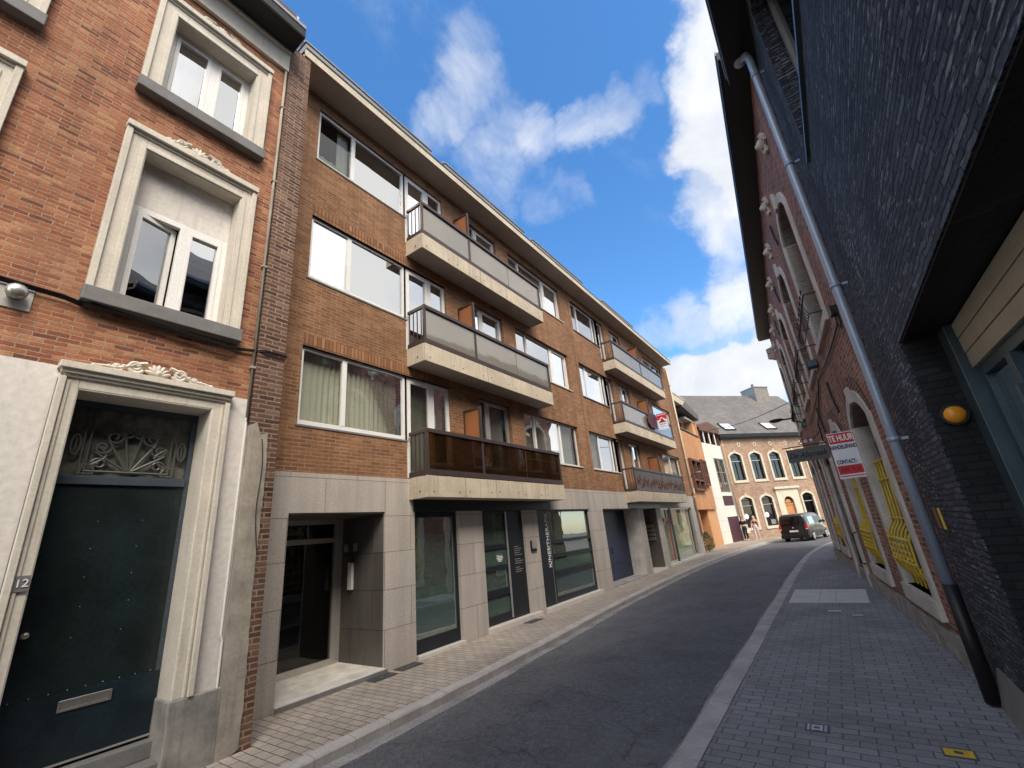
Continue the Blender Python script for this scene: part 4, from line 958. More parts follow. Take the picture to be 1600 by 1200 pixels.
mb = MB(); mb.box(DF, 4.815, 4.832, -.545, -.012, -.03, 3.075); mb.box(DF, -2.6, 4.815, -.545, -.012, 3.075, 3.092); build('jamb_shade_lining', mb, 'jamb', sb)  # added skin that darkens jamb and lintel underside as shade
# garage filling: lintel boards, steel posts, dark glazed door
mb = MB()
for i in range(3): mb.box(DF, -2.6, 4.60, -.36, -.30+.004*i, 2.70+.124*i, 2.70+.124*i+.118)
build('lintel_board', mb, 'beam', sb, bevel=.004)
mb = MB(); mb.box(DF, 4.60, 4.814, -.42, -.24, -.03, 3.074); build('door_post', mb, 'steel_blue', sb, bevel=.006)
mb = MB(); mb.frame(DF, 2.2, 4.60, .02, 2.70, .08, -.42, -.33); mb.box(DF, 3.9, 3.98, -.41, -.31, .1, 2.62); mb.box(DF, 3.82, 3.86, -.32, -.26, .3, 2.4); mb.box(DF, 2.28, 4.52, -.405, -.335, 1.1, 1.16)
w = build('garage_door', mb, 'steel_blue', sb, bevel=.004); build('pane', pane(DF, 2.28, 3.9, .1, 2.62, -.37), 'glass_dark', w); build('pane', pane(DF, 3.98, 4.52, .1, 2.62, -.37), 'glass_dark', w)
mb = MB(); mb.prism(Fr(.8, 0, 1, 0), [(-.10, -.05), (-.02, .30), (.0, .30), (.0, -.05)], -4.9, -6.2); build('sloped_plinth', mb, 'blue_stone', sb)
mb = MB(); p = [(.68, 6.20, z) for z in (1.0, 3, 5, 7, 8.25)]
mb.tube(p+[(.66, 6.24, 8.42), (.58, 6.4, 8.56)], .052, 14); mb.cm = 1
mb.tube([(.68, 6.20, 1.0), (.68, 6.20, .02)], .062, 14); mb.cm = 0
for z in (2.4, 4.3, 6.2, 7.9): mb.tube([(.68, 6.20, z), (.68, 6.20, z+.05)], .060, 14); mb.box(W0, .68, .80, 6.19, 6.21, z+.01, z+.04)
mb.ell((.58, 6.42, 8.56), (.10, .10, .07))
build('downpipe', mb, ['pipe', 'black'], sb)
# amber lamp on the jamb
al = thing('wall_lamp', 'round amber lamp on the black jamb of the slate garage opening', 'wall lamp', (.93, 4.80, 2.40))  # the jamb's black is shade put into the slate colour
JF = Fr(0, 4.815, 1, 0)
mb = MB(); mb.disc(JF, .935, 2.40, .085, .0, .05, 24); build('lamp_base', mb, 'black', al, bevel=.004)
mb = MB(); rm = []
for i in range(7):
    a = R(90*i/6); rm.append([JF.p(.935+.068*math.cos(a)*math.cos(b), .05+.045*math.sin(a), 2.40+.068*math.cos(a)*math.sin(b)) for b in [2*math.pi*k/20 for k in range(20)]])
mb.smooth = True; mb.grid(rm, True); build('lens', mb, 'amber', al)
# marker plates
mp = thing('marker_plate', 'small yellow marker plate on the brick edge beside the downpipe', 'sign', (.79, 6.6, 1.5))
mb = MB(); mb.box(DF, 6.05, 6.11, .0, .012, 1.50, 1.70); build('plate', mb, 'yellow', mp)
mp = thing('marker_plate', 'small orange marker plate left of the yellow one beside the downpipe', 'sign', (.79, 6.68, 1.5))
mb = MB(); mb.box(DF, 6.30, 6.36, .0, .012, 1.50, 1.70); build('plate', mb, 'screen', mp)

def bayw(mb, fr, u0, u1, z0, z1, hs_, n, **k):
    us = sorted({u0, u1} | {x for h in hs_ for x in h[:2]}); zs = sorted({z0, z1} | {x for h in hs_ for x in h[2:4]})
    for a, b in zip(us, us[1:]):
        for c, d in zip(zs, zs[1:]):
            if not any(h[0] < (a+b)/2 < h[1] and h[2] < (c+d)/2 < h[3] for h in hs_): mb.face([fr.p(a, n, c), fr.p(b, n, c), fr.p(b, n, d), fr.p(a, n, d)])
    for a, b, c, d in hs_:
        o = [(a, c), (a, d), (b, d), (b, c)]
        for j in range(4):
            p, q = o[j], o[(j+1) % 4]; mb.face([fr.p(p[0], n, p[1]), fr.p(q[0], n, q[1]), fr.p(q[0], 0, q[1]), fr.p(p[0], 0, p[1])])
# ================================================================== ORANGE HOUSE and WHITE HOUSE
OF = Fr(-6.82, 0, 0, 1)
oh = thing('orange_house', 'narrow orange brick house with dark timber windows and overhanging slate canopy', 'building', (-6.82, 30, 0))
mb = MB(); wall(mb, OF, 26.2, 33.7, -.06, 7.3, [(29.0, 30.95, -.04, 2.3, 0, .9), (28.35, 30.7, 3.5, 5.25), (31.35, 32.3, 3.9, 5.4)], depth=.15); shell(mb, OF, 26.2, 33.7, -.06, 7.3, 8)
build('wall', mb, ['orange_brick', 'room'], oh)
mb = MB(); bayw(mb, OF, 26.25, 33.2, 2.3, 7.1, [(28.3, 30.75, 3.45, 5.3), (31.3, 32.35, 3.85, 5.45)], n=.16, depth=.15, room=.02, mr=0, back=False)
mb.face([OF.p(26.25, .16, 2.3), OF.p(33.2, .16, 2.3), OF.p(33.2, 0, 2.3), OF.p(26.25, 0, 2.3)])
for u in (26.25, 33.2): mb.face([OF.p(u, .16, 2.3), OF.p(u, 0, 2.3), OF.p(u, 0, 7.1), OF.p(u, .16, 7.1)])
build('bay', mb, 'orange_brick', oh)
mb = MB(); bayw(mb, OF, 31.0, 33.68, 0.0, 2.28, [], n=.03); mb.face([OF.p(31.0, .03, 0), OF.p(31.0, -.8, 0), OF.p(31.0, -.8, 2.28), OF.p(31.0, .03, 2.28)]); build('render_panel', mb, 'orange_render', oh)
for a, b, c, d in ((28.3, 30.75, 3.45, 5.3), (31.3, 32.35, 3.85, 5.45)):
    mb = MB(); mb.frame(OF, a-.05, b+.05, c-.05, d+.05, .12, .05, .34); mb.box(OF, (a+b)/2-.05, (a+b)/2+.05, .06, .33, c, d); mb.box(OF, a+.07, (a+b)/2-.05, .06, .31, c+.55, c+.65); mb.box(OF, (a+b)/2+.05, b-.07, .06, .31, c+.55, c+.65)
    w = build('window', mb, 'timber', oh); build('pane', pane(OF, a, b, c, d, .1), 'glass_dark', w)
mb = MB(); mb.box(OF, 29.0, 30.95, -.62, -.56, 0, 2.3); build('door', mb, 'wood_door', oh)
mb = MB(); mb.box(OF, 26.2, 33.6, -3, .1, 7.3, 7.34); build('terrace', mb, 'zinc', oh)
mb = MB(); mb.box(OF, 26.3, 33.6, -2.4, -2.2, 7.34, 9.0); build('upper_wall', mb, 'dark', oh)
mb = MB()
for u in (27.2, 28.2, 29.2): mb.box(OF, u, u+.1, .0, .1, 7.3, 7.75)
mb.box(OF, 26.4, 29.4, .02, .08, 7.72, 7.78); build('terrace_rail', mb, 'timber', oh)
mb = MB(); mb.box(OF, 32.3, 33.1, -1.6, -.02, 7.3, 8.3); mb.box(OF, 29.8, 33.1, -1.62, -1.55, 7.3, 8.2); mb.box(OF, 33.1, 33.3, -.2, .06, 6.9, 8.7); build('dormer_wall', mb, 'orange_render', oh)
mb = MB(); mb.box(OF, 30.6, 33.2, -1.7, .02, 8.3, 8.42); build('dormer_head', mb, 'alu', oh)
mb = MB(); mb.box(OF, 26.2, 30.4, -2.6, .25, 8.95, 9.42); mb.box(OF, 26.2, 30.45, -2.6, .28, 9.42, 9.50); build('roof', mb, 'concrete', oh)
mb = MB(); mb.prism(Fr(0, 0, 0, 1), [(29.4, 8.85), (33.6, 8.55), (33.8, 8.95), (30.5, 9.42)], -6.55, -8.6); build('slate_canopy', mb, 'roof_slate', oh)
wh = thing('white_house', 'white panelled house with timber roof terrace between the orange house and the far corner', 'building', (-6.6, 35, 0))
WF = Fr(-6.80, 33.7, .155, 1)
mb = MB(); wall(mb, WF, .02, 4.2, -.06, 7.0, [(1.75, 3.85, 3.45, 5.95), (1.75, 3.85, 2.50, 3.2), (1.75, 4.1, -.03, 1.72)], depth=.15); shell(mb, WF, .02, 4.2, -.06, 7.0, 7)
build('wall', mb, ['white_panel', 'room'], wh)
mb = MB(); mb.frame(WF, 1.75, 3.85, 3.45, 5.95, .07, -.12, -.05)
for z in (4.1, 4.9): mb.box(WF, 1.82, 3.78, -.115, -.045, z, z+.06)
mb.box(WF, 2.6, 2.66, -.116, -.044, 3.52, 5.88)
w = build('window', mb, 'zinc', wh); build('pane', pane(WF, 1.8, 3.8, 3.5, 5.9, -.08), 'glass', w)
mb = MB(); mb.box(WF, 1.76, 3.84, -.1, -.03, 2.51, 3.19); build('panel', mb, 'purple', wh)
mb = MB(); mb.box(WF, 1.76, 4.09, -.1, -.03, .0, 1.71); build('door', mb, 'purple', wh)
mb = MB(); mb.box(WF, 3.86, 4.21, -.04, .012, 1.72, 6.98); build('side_panel', mb, 'zinc', wh)
mb = MB(); mb.prism(WF, [(.0, 8.15), (2.0, 8.75), (4.0, 8.45), (4.1, 8.15), (3.9, 7.98), (.1, 7.9)], -2.4, .1); build('roof', mb, 'timber', wh)
mb = MB(); mb.box(WF, .1, 4.1, -2.2, -1.9, 7.0, 7.95)
for u in (.05, 1.0, 2.1, 3.2, 3.95): mb.box(WF, u, u+.18, -.25, -.05, 7.0, 8.0)
tw = build('terrace_wall', mb, 'timber', wh)
for u in (.85, 1.95, 3.05):
    mb = MB(); mb.box(WF, u, u+.10, -.05, .0, 6.95, 7.95); build('terrace_post', mb, 'white', wh)
# ================================================================== FAR BRICK BUILDING
a_ = R(52); FF = Fr(-6.25, 37.9, math.cos(a_), math.sin(a_))
fb = thing('corner_building', 'far yellow brown brick building with grey slate roof and two skylights', 'building', (-5, 39.5, 0))
SP = 1.97
FU = [(.60+SP*i, 1.68+SP*i) for i in range(6)]
FL = [(.60, 1.68), (.60+SP*1.0, 1.68+SP*1.0), (6.75, 7.85), (9.1, 10.2)]
hf = [(a, b, 4.32, 6.42, .20) for a, b in FU]+[(a, b, .80, 3.02, .20) for a, b in FL]+[(4.75, 5.75, -.04, 2.85, .5)]
mb = MB(); wall(mb, FF, 0, 12.5, -.06, 7.75, hf, depth=.18, room=.6); shell(mb, FF, 0, 12.5, -.06, 7.75, 9)
build('wall', mb, ['far_brick', 'room'], fb)
for i, (a, b) in enumerate(FU):
    mb = MB(); arch_band(mb, FF, a, b, 4.32, 6.22, .20, .17, -.15, .05); mb.box(FF, a-.17, b+.17, -.15, .07, 4.12, 4.32); mb.box(FF, (a+b)/2-.08, (a+b)/2+.08, 0, .08, 6.44, 6.68); build('window_surround', mb, 'far_stone', fb)
    mb = MB(); mb.frame(FF, a, b, 4.32, 6.2, .05, -.16, -.1); mb.box(FF, a+.05, b-.05, -.16, -.09, 5.78, 5.85); mb.box(FF, (a+b)/2-.02, (a+b)/2+.02, -.16, -.098, 4.37, 5.78)
    w = build('window', mb, 'dark' if i != 9 else 'pvc', fb); build('pane', pane(FF, a+.03, b-.03, 4.36, 6.4, -.13), 'glass_far', w)
    mb = MB(); mb.box(FF, a+.05, b-.05, -.09, -.085, 5.78, 5.83); build('bar', mb, 'alu', w)
for i, (a, b) in enumerate(FL):
    mb = MB(); arch_band(mb, FF, a, b, .80, 2.82, .20, .17, -.15, .05); mb.box(FF, a-.17, b+.17, -.15, .07, .60, .80); mb.box(FF, (a+b)/2-.08, (a+b)/2+.08, 0, .08, 3.04, 3.28); build('window_surround', mb, 'far_stone', fb)
    mb = MB(); mb.frame(FF, a, b, .80, 2.8, .05, -.16, -.1); mb.box(FF, a+.05, b-.05, -.16, -.09, 2.35, 2.42); w = build('window', mb, 'dark', fb); build('pane', pane(FF, a+.03, b-.03, .84, 3.0, -.13), 'glass_far', w)
    mb = MB(); mb.box(FF, a+.05, b-.05, -.09, -.085, 2.37, 2.41); build('bar', mb, 'alu', w)
    if i < 2:
        mb = MB(); mb.disc(FF, a+.28, 1.62, .19, -.09, -.06, 20); build('window_disc', mb, 'white', w)
        mb = MB(); mb.box(FF, a+.55, b-.08, -.11, -.095, .9, 1.25); build('poster', mb, 'zinc', w)
mb = MB(); mb.box(FF, 4.15, 4.75, 0, .07, -.05, 3.45); mb.box(FF, 5.75, 6.4, 0, .07, -.05, 3.45); mb.box(FF, 4.0, 6.55, 0, .2, 3.45, 3.62)
k = 14; arc = archpts(4.75, 5.75, 2.35, .5, k)
for p, q in zip(arc, arc[1:]): mb.face([FF.p(p[0], .07, p[1]), FF.p(q[0], .07, q[1]), FF.p(q[0], .07, 3.45), FF.p(p[0], .07, 3.45)])
build('door_surround', mb, 'far_stone', fb)
mb = MB(); mb.box(FF, 4.76, 5.74, -.16, -.1, 0, 2.2); mb.prism(FF, [(p[0], p[1]) for p in archpts(4.95, 5.55, 2.36, .28)], -.12, -.04); mb.box(FF, 4.76, 5.74, -.12, -.06, 2.2, 2.32); build('door', mb, 'wood_door', fb)
for i in range(7):
    u = .12+1.62*i; mb = MB(); z = 7.12
    for q, r_ in ((.10, 0), (-.10, 0), (0, .10), (0, -.10)): mb.disc(FF, u+q, z+r_, .085, 0, .04, 12)
    mb.cm = 1; mb.disc(FF, u, z, .07, .0, .045, 12); build('quatrefoil', mb, ['far_stone', 'dark'], fb)
mb = MB(); mb.box(FF, -.15, 12.5, 0, .30, 7.60, 7.72); mb.box(FF, -.15, 12.5, .28, .36, 7.68, 7.95); build('eaves', mb, 'black', fb)
mb = MB(); mb.box(FF, -.15, 12.5, .0, .27, 7.73, 7.86); build('gutter', mb, 'zinc', fb)
RS = Fr(FF.o[0], FF.o[1], -FF.n[0], -FF.n[1])        # into the building
mb = MB(); mb.prism(Fr(FF.o[0], FF.o[1], -FF.n[0], -FF.n[1]), [(-.3, 7.88), (4.4, 12.72), (9.2, 7.88)], 4, -12.6) if False else None
def roofpt(u, d, off=0): return FF.p(u, -d+.30+off*.7, 7.9+d*1.02+off*.7)
mb = MB(); D_ = 4.75
mb.face([roofpt(-4, 0), roofpt(12.6, 0), roofpt(12.6, D_), roofpt(-4, D_)]); mb.face([roofpt(-4, D_), roofpt(12.6, D_), FF.p(12.6, -9.4, 7.9), FF.p(-4, -9.4, 7.9)])
for u in (-4, 12.6): mb.face([roofpt(u, 0), roofpt(u, D_), FF.p(u, -9.4, 7.9)])
build('roof', mb, 'roof_slate', fb)
for u in (.95, 5.25):
    mb = MB(); pts = [(u, .42), (u+1.15, .42), (u+1.15, 1.15), (u, 1.15)]
    for o_ in (0.02, .08): mb.face([roofpt(a, d, o_) for a, d in pts])
    for i in range(4):
        p, q = pts[i], pts[(i+1) % 4]; mb.face([roofpt(*p, .02), roofpt(*q, .02), roofpt(*q, .08), roofpt(*p, .08)])
    s_ = build('skylight', mb, 'dark', fb)
    mb = MB(); mb.face([roofpt(a, d, .09) for a, d in ((u+.1, .5), (u+1.07, .5), (u+1.07, 1.08), (u+.1, 1.08))]); build('pane', mb, 'sky_glass', s_)
mb = MB(); mb.box(FF, 8.9, 10.6, -5.2, -3.6, 10.6, 13.35); ch = build('chimney', mb, 'chimney', fb)
mb = MB(); mb.face([FF.p(8.88, -3.6, 11.4), FF.p(8.88, -5.2, 13.0), FF.p(8.88, -5.2, 13.35), FF.p(8.88, -3.55, 13.35)]); mb.box(FF, 8.85, 10.65, -5.25, -3.55, 13.35, 13.45); build('flashing', mb, 'zinc', ch)
mb = MB(); mb.tube([FF.p(9.6, -4.3, 13.4), FF.p(9.6, -4.3, 13.9)], .12, 10); build('chimney_pot', mb, 'timber', ch)
mb = MB(); mb.tube([FF.p(.10, .08, .0), FF.p(.10, .08, 7.7)], .055, 10); build('downpipe', mb, 'orange_brick', fb)
mb = MB(); mb.box(FF, -.02, .02, -3, .0, 0, 7.7); build('side_wall', mb, 'pier_brick', fb)
# ================================================================== SIGNS, LAMPS, COVERS
TF = Fr(0, 9.30, 1, 0)
sg = thing('rental_sign', 'white and red TE HUUR rental board standing out from the old brick wall', 'sign', (.35, 9.3, 2.6))
mb = MB(); mb.box(TF, .165, .525, -.008, .008, 2.215, 2.985); bd = build('board', mb, 'sign_white', sg)
for za, zb in ((2.80, 2.972), (2.285, 2.43), (2.245, 2.262)):
    mb = MB(); mb.box(TF, .175, .515, .0082, .0095, za, zb); build('red_field', mb, 'sign_red', bd)
text('lettering', TF, .345, .0105, 2.885, 'TE HUUR', .145, 'white', bd, sx=.56, depth=.001, bold=.004)
text('lettering', TF, .345, .0105, 2.735, 'HANDELSPAND', .09, 'sign_navy', bd, sx=.58, depth=.002, bold=.0035)
text('lettering', TF, .325, .0105, 2.485, 'CONTACT:', .088, 'sign_navy', bd, sx=.6, depth=.002, bold=.0035)
text('lettering', TF, .345, .0105, 2.358, '0495 69 23', .095, 'sign_darkred', bd, sx=.62, depth=.001, bold=.006)
mb = MB(); mb.box(TF, .52, .60, -.01, .01, 2.24, 2.26); mb.box(TF, .52, .60, -.01, .01, 2.93, 2.95); build('bracket', mb, 'black', sg)
GF = Fr(0, 13.5, 1, 0)
sg = thing('hanging_sign', 'dark grey hanging shop sign with black script on an iron bracket over the pavement', 'sign', (-.25, 13.5, 3.1))
mb = MB(); mb.box(GF, -.70, .17, -.02, .02, 2.95, 3.26); mb.frame(GF, -.71, .18, 2.94, 3.27, .02, -.026, .026); bd = build('board', mb, 'sign_grey', sg)
text('lettering', GF, -.27, .022, 3.10, 'De Afspraak', .19, 'black', bd, sx=.85, depth=.003, bold=.004, shear=.35)
mb = MB(); mb.tube([(.26, 13.5, 3.33), (-.78, 13.5, 3.33)], .014, 6); mb.tube([(.24, 13.5, 3.72), (.0, 13.5, 3.5), (-.3, 13.5, 3.36)], .012, 6)
mb.tube(spiral(GF, (-.30, 3.44), .09, 1.3, 0, R(180), 1), .010, 5); mb.tube(spiral(GF, (-.12, 3.46), .07, 1.3, 0, R(180), -1), .010, 5)
for u in (-.6, .1): mb.tube([(u, 13.5, 3.33), (u, 13.5, 3.26)], .006, 4)
build('bracket', mb, 'black', sg)
mb = MB(); mb.ell((-.22, 13.47, 3.42), (.05, .02, .05)); mb.ell((-.10, 13.47, 3.43), (.05, .02, .05)); build('flower', mb, 'cloth_pale', sg)
es = thing('estate_sign', 'white and red estate agent board with house emblem on the upper far balcony', 'sign', (-5.6, 20.2, 6.1))
EF = Fr(0, 20.25, 1, 0)
mb = MB(); mb.box(EF, -5.74, -5.28, -.008, .008, 5.80, 6.56); bd = build('board', mb, 'sign_white', es)
mb = MB(); mb.box(EF, -5.735, -5.285, .008, .010, 6.25, 6.555); build('red_field', mb, 'sign_red', bd)
mb = MB(); mb.prism(EF, [(-5.70, 6.13), (-5.51, 6.27), (-5.32, 6.13)], .0082, .0105); build('red_roof', mb, 'sign_darkred', bd)
mb = MB(); mb.prism(EF, [(-5.735, 6.15), (-5.51, 6.34), (-5.285, 6.15), (-5.285, 6.20), (-5.51, 6.39), (-5.735, 6.20)], .0102, .012)
for i in range(7): mb.box(EF, -5.69+i*.055, -5.655+i*.055, .0102, .012, 6.47, 6.51)
build('emblem', mb, 'white', bd)
mb = MB()
for i in range(3): mb.box(EF, -5.62+i*.09, -5.57+i*.09, .0082, .010, 6.03, 6.08)
mb.box(EF, -5.64, -5.38, .0082, .010, 5.94, 5.955); build('lettering', mb, 'sign_navy', bd)
mb = MB(); mb.prism(Fr(-5.765, 0, 0, 1), [(18.95, 6.28), (19.6, 6.52), (20.22, 6.52), (20.22, 5.84), (19.25, 5.80), (18.95, 6.0)], .0, .016); build('board', mb, 'purple', es)
# lamps
sl = thing('street_lamp', 'black street lamp on a wall arm at the far end of the old brick building', 'street lamp', (-.4, 21, 5.3))
mb = MB(); mb.tube([(-.36, 21, 5.30), (-.6, 21, 5.33), (-.92, 21, 5.34)], .035, 8); build('arm', mb, 'black', sl)
mb = MB(); mb.ell((-1.13, 21, 5.36), (.28, .13, .075), 14, 8); hd = build('lamp_head', mb, 'black', sl)
mb = MB(); mb.ell((-1.15, 21, 5.315), (.20, .09, .05), 12, 6); build('lens', mb, 'zinc', hd)
sl = thing('street_lamp', 'small grey street lamp on a curved arm at the far corner of the apartment building', 'street lamp', (-6.2, 26.1, 4.0))
mb = MB(); mb.tube([(-6.28, 26.1, 3.95), (-6.1, 26.1, 4.12), (-5.88, 26.1, 4.2)], .022, 8); build('arm', mb, 'black', sl)
mb = MB(); mb.ell((-5.76, 26.1, 4.22), (.17, .08, .05), 12, 8); build('lamp_head', mb, 'zinc', sl)
def flood(loc, s, label):
    o = thing('floodlight', label, 'floodlight', loc); x, y, z = loc
    mb = MB(); f = Fr(x, y, 1, 0); mb.box(f, -.10*s, .06*s, -.12*s, .12*s, -.065*s+z, .065*s+z); mb.box(f, -.12*s, -.10*s, -.13*s, .13*s, z-.075*s, z+.075*s); build('housing', mb, 'steel_blue', o, bevel=.01)
    mb = MB(); mb.box(f, .06*s, .13*s, -.03*s, .03*s, z-.02, z+.02); build('bracket', mb, 'black', o); return o
flood((.37, 10.7, 4.62), 1.1, 'blue grey floodlight under the iron basket of the nearest arched upper window')
o = flood((-.12, 17.6, 4.48), 1.15, 'grey box floodlight with short camera arm near the far street lamp')
mb = MB(); mb.tube([(-.2, 17.55, 4.55), (-.42, 17.55, 4.66)], .02, 6); mb.tube([(-.42, 17.55, 4.66), (-.50, 17.55, 4.67)], .035, 8); build('camera_arm', mb, 'black', o)
wr = thing('overhead_cable', 'thin black cable strung across the street from the white house to the old brick building', 'cable', (-3, 28, 6.8))
mb = MB(); A, B = Vector((-6.1, 33.6, 7.72)), Vector((-.46, 21.6, 6.12))
mb.tube([A.lerp(B, t/20)+Vector((0, 0, -.22*math.sin(math.pi*t/20))) for t in range(21)], .016, 5); build('wire', mb, 'black', wr)
# covers and slabs in the pavements
def cover(name, label, cat, x0, x1, y0, y1, mat, group=None, studs=True, rim='iron'):
    o = thing(name, label, cat, ((x0+x1)/2, (y0+y1)/2, 0), group)
    mb = MB(); mb.box(W0, x0, x1, y0, y1, -.02, .006)
    if mat == 'yellow':
        bx = MB(); cx = (x0+x1)/2; cy = (y0+y1)/2; bx.box(W0, cx-.03, cx+.03, cy-.03, cy+.03, .006, .0075); build('lid_mark', bx, 'iron', o)
    mb.cm = 1
    if studs:
        nx = max(3, int((x1-x0)/.03)); ny = max(2, int((y1-y0)/.03))
        for i in range(nx):
            for j in range(ny):
                cx, cy = x0+(x1-x0)*(i+.5)/nx, y0+(y1-y0)*(j+.5)/ny
                if abs(i-(nx-1)/2) < nx*.17: continue
                mb.box(W0, cx-.009, cx+.009, cy-.006, cy+.006, .006, .010)
        cx, cy = (x0+x1)/2, (y0+y1)/2; r_ = min(x1-x0, y1-y0)*.3
        mb.tube([(cx+r_*math.cos(t), cy+r_*math.sin(t), .008) for t in [2*math.pi*i/16 for i in range(17)]], .005, 5)
    build('cover', mb, [mat, mat if rim == 'iron' else 'sillstone'], o)
    mb = MB(); mb.box(W0, x0-.012, x1+.012, y0-.012, y0, -.02, .008); mb.box(W0, x0-.012, x1+.012, y1, y1+.012, -.02, .008); mb.box(W0, x0-.012, x0, y0, y1, -.02, .008); mb.box(W0, x1, x1+.012, y0, y1, -.02, .008); build('rim', mb, 'iron', o); return o
cover('utility_cover', 'small blue iron cover set in the grey pavers', 'cover', -.72, -.56, 5.11, 5.24, 'blue_cover', rim='s')
cover('utility_cover', 'yellow iron cover set in the grey pavers', 'cover', .17, .34, 4.99, 5.12, 'yellow')
cover('utility_cover', 'small silver cover just in front of the pale slabs, nearer the kerb', 'cover', -.63, -.43, 10.50, 10.62, 'alu')
cover('utility_cover', 'small silver cover just in front of the pale slabs, nearer the wall', 'cover', -.28, -.12, 10.15, 10.25, 'alu')
cover('drain_grate', 'dark cellar grate at the edge of the marble porch', 'grate', -6.25, -6.02, 4.72, 5.12, 'iron')
cover('drain_grate', 'dark cellar grate below the stone pier right of the porch', 'grate', -6.25, -6.05, 5.25, 5.66, 'iron')
cover('drain_grate', 'dark cellar grate in front of the practice door threshold', 'grate', -6.15, -5.97, 8.72, 9.2, 'iron')
for i, (x0, x1, lab) in enumerate(((-1.33, -.80, 'large pale paving slab beside the kerb'), (-.793, -.513, 'narrow pale paving slab between two large ones'), (-.506, .12, 'large pale paving slab beside the old brick wall'))):
    o = thing('paving_slab', lab, 'slab', ((x0+x1)/2, 12.3, 0), 'pale slabs across the grey pavement')
    mb = MB(); mb.box(W0, x0, x1-(.09 if i == 2 else 0), 11.45, 13.2, -.03, .006); build('slab', mb, 'slab', o, bevel=.003)
# shrub by the orange door
sh = thing('shrub', 'small green shrub growing beside the orange timber door', 'plant', (-6.35, 27.6, 0))
mb = MB()
for i in range(900):
    a, b = random.random()*2*math.pi, random.random(); r_ = .34*(.5+.5*random.random())*(1 if random.random() < .8 else 1.25)
    h = .08+1.0*b; rr = r_*math.sin(math.pi*min(1, .2+.75*b))
    c = Vector((-6.40+rr*math.cos(a), 27.6+rr*math.sin(a)*1.2, h)); d = Vector((random.uniform(-1, 1), random.uniform(-1, 1), random.uniform(-.3, 1))).normalized(); e = d.orthogonal().normalized()*.022; d *= .07
    mb.face([c-d*.5, c+e, c+d*.5, c-e])
build('foliage', mb, 'leaf', sh, weld=False)
mb = MB()
for i in range(5): mb.tube([(-6.4, 27.6, 0), (-6.4+.1*math.cos(i*1.3), 27.6+.1*math.sin(i*1.3), .4), (-6.4+.2*math.cos(i*1.3), 27.6+.2*math.sin(i*1.3), .85)], [.015, .01, .005], 5)
build('stem', mb, 'timber', sh)

# ================================================================== VAN
ha = R(13); VF = Fr(-2.54, 33.25, math.sin(ha), math.cos(ha))
vb = RD+.02
vn = thing('van', 'black passenger van driving away round the bend, seen from behind', 'van', (-2.3, 35, vb))
HWID = .80
def ring(u, zb, zr, wb, wm, wr):
    zmid = zb+(zr-zb)*.52
    half = [(wb*.55, zb), (wb*.93, zb+.02), (wb, zb+.10), (wm, zb+(zmid-zb)*.55), (wm, zmid), (wm-(wm-wr)*.45, zmid+(zr-zmid)*.5), (wr+.02, zr-.12), (wr-.04, zr-.04), (wr*.75, zr), (0, zr+.012)]
    pts = [(n, z) for n, z in half]+[(-n, z) for n, z in half[-2::-1]]
    return [VF.p(u, n, vb+z) for n, z in pts]
st = [(0.0, .30, 1.50, .70, .74, .62), (.03, .27, 1.58, .77, .79, .66), (.18, .22, 1.62, .79, .80, .69), (1.0, .20, 1.66, .80, .81, .70), (2.2, .20, 1.66, .80, .81, .70), (2.9, .20, 1.60, .80, .81, .68), (3.4, .20, 1.22, .80, .80, .62), (3.9, .22, 1.02, .78, .78, .60), (4.2, .28, .86, .70, .70, .52)]
mb = MB(); mb.smooth = True; rs = [ring(*s) for s in st]; mb.grid(rs, True); mb.face(rs[0]); mb.face(rs[-1])
body = build('body', mb, 'car_reflect', vn)
def rearpt(n, z): 
    t = max(0, (z-1.0))/.6; return VF.p(-.035+.05*t*t, n, vb+z)
mb = MB(); rows = []
for j in range(10):
    z = .42+1.10*j/9; hw = .735 if z < .9 else .735-.12*((z-.9)/.62)**1.3
    rows.append([rearpt(hw*(i/8*2-1), z)[:2]+(vb+z,) for i in range(9)])
mb.smooth = True; mb.grid(rows)
mb.smooth = False; build('tailgate', mb, 'car_black', vn)
mb = MB(); rows = []
for j in range(5):
    z = .98+.46*j/4; hw = .62-.10*(z-.98)/.46
    p = [rearpt(hw*(i/4*2-1), z) for i in range(5)]; rows.append([(q[0]-.012*VF.u[0], q[1]-.012*VF.u[1], vb+z) for q in p])
mb.grid(rows); build('rear_window', mb, 'glass_dark_car', vn)
mb = MB(); mb.box(VF, -.09, .25, -.79, .79, vb+.22, vb+.44); build('bumper', mb, 'black', vn, bevel=.03)
mb = MB(); mb.box(VF, -.062, -.045, -.24, .24, vb+.585, vb+.69); build('number_plate', mb, 'plate', vn)
mb = MB(); mb.box(VF, -.055, -.04, -.045, .045, vb+.80, vb+.88); build('badge', mb, 'alu', vn, bevel=.01)
